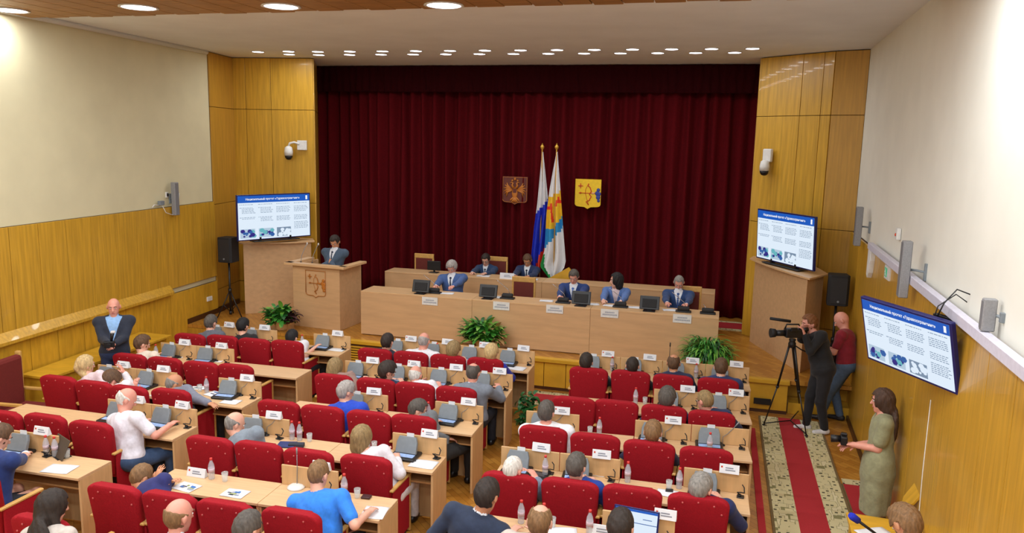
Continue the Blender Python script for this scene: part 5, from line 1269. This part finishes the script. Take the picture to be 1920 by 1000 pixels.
# speaker at the podium
person('person in a dark grey-blue suit speaking at the podium, reading from papers', (-7.30, 13.62), 180, ('px', 629, 441), sit=False, floor=.551, tc=(66,84,104), tie=(60,70,90), hc='dark', hair='short', look=(0,-34), hands=((.22,.30,1.08),(-.22,.30,1.08)), h=.0095, skin='tan', build=1.12)
t = thing('paper_sheet', 'small sheet of paper with a red mark at the podium edge', 'paper', (-7.0, 13.2, 1.655), 0); MB().box(-.1,.1,-.07,.07,0,.002,M_paper).box(-.01,.01,-.06,-.02,.002,.003,M_emred).build('page', t)
# standing photographer at the left
mL, iL = person('person standing by the bench in a dark jacket and light blue shirt, holding a small camera', (-8.62, 9.30), 215, ('px', 213, 571), sit=False, vopen=1.25, tc=(36,42,58), shirt=(140,180,226), hair='bald', hc='lbrown', skin='pink', look=(0,-6), legs=(40,56,92), build=1.14, poles=((-.35,-.6,-.8),(.35,-.6,-.8)), hands=((-.04,.27,1.12),(.04,.27,1.13)), h=.009, belt=True, curl=1.8, shoes=(40,36,34))
def held(name, label, cat, w, rz):
    return thing(name, label, cat, tuple(w), rz)
w = (iL['wr'][0]+iL['wr'][1])/2; dL = V(-math.sin(R_(215)), math.cos(R_(215)), 0)
t = held('camera', 'small black camera with a white flash held by the man standing at the left', 'camera', w+dL*.10+V(-.02,0,.01), R_(215))
MB().box(-.07,.07,-.03,.04,-.04,.05,M_black,.01).build('camera_body', t); MB().cyl((0,.04,0),(0,.11,0),.032,m=M_black).build('lens', t); MB().tube([(-.03,0,.05),(-.04,0,.10),(-.05,.01,.17)],[.018,.02,.026],M_black).box(-.09,-.03,-.01,.04,.17,.20,M_white,.005).build('flash', t)
# cameraman
yc = 108
cm, ic = person('person with auburn hair all in black with white trainers, filming through a camera on a tripod', (1.60, 11.80), yc, ('px', 1518, 607), sit=False, top='blouse', build=1.3, tc=(24,24,27), shirt=(24,24,26), legs=(26,26,30), hc='auburn', hair='short', look=(0,-8), skin='pink', hands=((-.09,.36,1.50),(.05,.30,1.56)), h=.008, curl=1.8, shoes=(220,220,222), feet=((-.10,-.05,.09,0,1,0),(.10,.14,.09,.15,1,0)), poles=((-.3,.3,-1),(.5,.2,-1)), Lt=.52)
f1 = V(-math.sin(R_(yc)), math.cos(R_(yc)), 0)
ch = at(1488, 622, 1.50); cpos = V(*[atY(1484, 625, 11.60)[i] for i in range(3)])
tp = thing('tripod', 'tall black tripod with a floor spreader carrying the video camera', 'tripod', (cpos[0]+.02, cpos[1], .025))
tz = cpos[2]-.15-.025
MB().lathe([(.05,-.06),(.055,0),(.04,.03),(.05,.05),(.045,.07)], M_black, (0,0,tz), 14).build('head', tp)
feetp = [(at(1432, 797, .03)), (at(1512, 818, .03)), (at(1500, 770, .03))]
cx0, cy0 = cpos[0]+.02, cpos[1]
hub = V(*at(1480, 800, .10)); 
for fpt in feetp:
    a = V(fpt[0]-cx0, fpt[1]-cy0, .01); top_ = V(0, 0, tz-.04)
    o = MB().tube([top_+nrm(a*V(1,1,0))*.04, top_*.5+a*.5], [.017,.016], M_black).tube([top_*.52+a*.48, a], [.011,.010], M_black).cyl(top_*.52+a*.48-V(0,0,.02), top_*.48+a*.52, .022, m=M_mblack).ell(a, (.025,.025,.014), M_black, 8).build('leg', tp)
cen = sum(V(f[0]-cx0, f[1]-cy0, 0) for f in feetp)/3
for fpt in feetp:
    a = V(fpt[0]-cx0, fpt[1]-cy0, .02); MB().tube([cen+V(0,0,.05), a+V(0,0,.01)], .009, M_black).build('spreader_arm', tp)
MB().tube([(0,-.02,tz), (.14,.06,tz-.1), (.28,.1,tz-.16)], .009, M_black).build('pan_handle', tp)
vc = thing('video_camera', 'black professional video camera on the tripod in front of the man in black', 'camera', tuple(cpos), R_(yc))
MB().box(-.06,.06,-.16,.10,-.06,.07,M_black,.015).build('camera_body', vc)
MB().cyl((0,.10,0),(0,.24,0),.045,m=M_black,n=18).cyl((0,.24,0),(0,.31,0),.06,.068,m=M_mblack,n=18).build('lens', vc)
MB().tube([(0,-.12,.07),(0,-.10,.13),(0,.08,.13),(0,.10,.07)], .012, M_black).build('handle', vc)
MB().cyl((.02,.02,.17),(.02,.32,.21),.022,m=M_mblack).build('shotgun_microphone', vc)
MB().box(-.09,-.06,-.05,.04,.04,.10,M_black,.006).build('monitor_flap', vc); MB().cyl((0,-.16,.05),(0,-.24,.06),.024,.03,m=M_black).build('viewfinder', vc)
# man in the red polo leaning on the wall
mr, ir = person('person with a shaved head in a dark red polo and jeans, leaning on the wall and looking at a phone', (2.00, 12.35), 70, ('px', 1578, 600), sit=False, top='polo', tc=(140,28,44), legs=(84,106,134), hair='bald', hc='lbrown', skin='pink', look=(10,-35), hands=((-.02,.34,1.12),(.10,.30,1.10)), h=.008, curl=1.4, build=1.18, feet=((-.10,.28,.09,0,1,0),(.08,.05,.09,0,1,0)), shoes=(40,40,44))
w = (ir['wr'][0]*.7+ir['wr'][1]*.3); d2 = V(-math.sin(R_(70)), math.cos(R_(70)), 0)
t = held('mobile_phone', 'white-lit phone in the hand of the man in the red polo', 'phone', w+d2*.10+V(0,0,.015), R_(70)); MB().box(-.035,.035,-.07,.07,0,.009,M_white,.003).build('case', t)
t = held('stills_camera', 'black camera with a long lens hanging in front of the man in the red polo', 'camera', V(1.86,12.25,1.16)+V(-.06,.06,-.12), R_(70))
MB().box(-.07,.07,-.03,.03,-.05,.05,M_black,.01).build('camera_body', t); MB().cyl((0,0,-.05),(0,.01,-.24),.036,.042,m=M_black,n=16).build('lens', t); MB().tube([(-.06,0,.05),(-.06,-.05,.25),(-.02,-.08,.36)], .006, M_black).tube([(.06,0,.05),(.06,-.05,.25),(.02,-.08,.36)], .006, M_black).build('strap', t)
# woman in the green dress
wo, iw = person('person with long dark brown hair in an olive green dress, holding a black camera by the wall', (1.80, 8.62), 86, ('px', 1655, 752), sit=False, top='dress', tc=(146,146,112), hair='long', hc='dkbrown', skin='pink', look=(0,-6), hands=((-.05,.27,1.03),(.05,.25,.99)), h=.0075, curl=1.4, hs=1.05, build=.95, Lt=.475, wrist=1, shoes=(60,50,46), poles=((-.3,-.9,-.5),(.3,-.9,-.5)))
w = (iw['wr'][0]+iw['wr'][1])/2; d3 = V(-math.sin(R_(86)), math.cos(R_(86)), 0)
t = held('stills_camera', 'black camera held at the waist by the woman in the green dress', 'camera', w+d3*.10+V(0,0,.05), R_(86))
MB().box(-.07,.07,-.035,.035,-.05,.045,M_black,.012).box(-.025,.025,-.03,.03,.045,.07,M_black,.006).build('camera_body', t); MB().cyl((0,.035,0),(0,.13,-.01),.038,.042,m=M_black,n=18).build('lens', t)
t = thing('folded_easel', 'narrow white and black folded stand leaning against the wall behind the woman in green', 'stand', (1.985, 9.30, .01), 0)
MB().tube([(0,0,0),(.02,0,.62)], .016, M_white).build('white_pole', t); MB().tube([(.03,-.03,0),(.045,-.03,.72)], .014, M_mblack).build('black_pole', t); MB().box(.0,.05,-.045,.02,.6,.74,M_mblack,.008).build('clamp', t)
# desk, microphone and man at the bottom right
t = thing('side_table', 'yellow wooden table at the bottom right corner with papers', 'table', (0,0,0))
MB().prism([(1.33,7.50),(1.95,7.46),(1.93,6.3),(1.30,6.3)], .72, .75, M_box, bev=.004).build('tabletop', t)
for x, y in ((1.38,7.42),(1.88,7.40),(1.36,6.36),(1.87,6.36)): MB().box(x-.025,x+.025,y-.025,y+.025,0,.719,M_box,.004).build('leg', t)
t = thing('folding_seat', 'small yellow wooden folding seat sticking out of the right wall beside the table', 'seat', atX(1716, 925, RX(7.6)-.06), R_(0))
MB().prism([(-.14,-.16),(.14,-.20),(.12,.12),(.02,.20),(-.12,.08)], -.012, .012, M_box, T=Matrix.Rotation(R_(-60), 4, 'Y')@Matrix.Rotation(PI/2, 4, 'Z'), bev=.004).build('seat_board', t)
MB().box(.0, .05, -.14, .14, -.2, -.16, M_mblack, .004).build('hinge', t)
br, ib = person('person with light brown hair in a white t-shirt, bent over papers at the bottom right table', (1.52, 6.22), -6, ('px', 1702, 962), top='tshirt', tc=(232,232,238), hc='lbrown', hair='short', skin='tan', look=(38,-48), hands=((-.22,.55,.80),(.18,.50,.80)), h=.008, hs=1.3, build=1.1, legs=(50,54,66), hz=.56)
sheet(1.52, 7.12, .7515, .30, .20, .5, 'white papers under the face of the man in the white t-shirt', None)
sheet(1.70, 7.02, .754, .21, .28, -.2, 'white sheet beside the hand of the man in the white t-shirt', None)
a, b = V(*at(1594, 966, 1.0)), V(*at(1640, 1000, .82))
t = thing('handheld_microphone', 'reporter microphone with a blue foam windshield over the bottom right table', 'microphone', tuple(a))
d = nrm(b-a); MB().tube([(0,0,0), tuple(d*.03), tuple(d*.10)], [.024,.034,.030], mat('blue_foam', (34,50,190), .95, bump=.5, scale=150), 14).build('windshield', t)
MB().tube([tuple(d*.10), tuple(d*.55)], [.013,.010], M_black).build('handle', t)
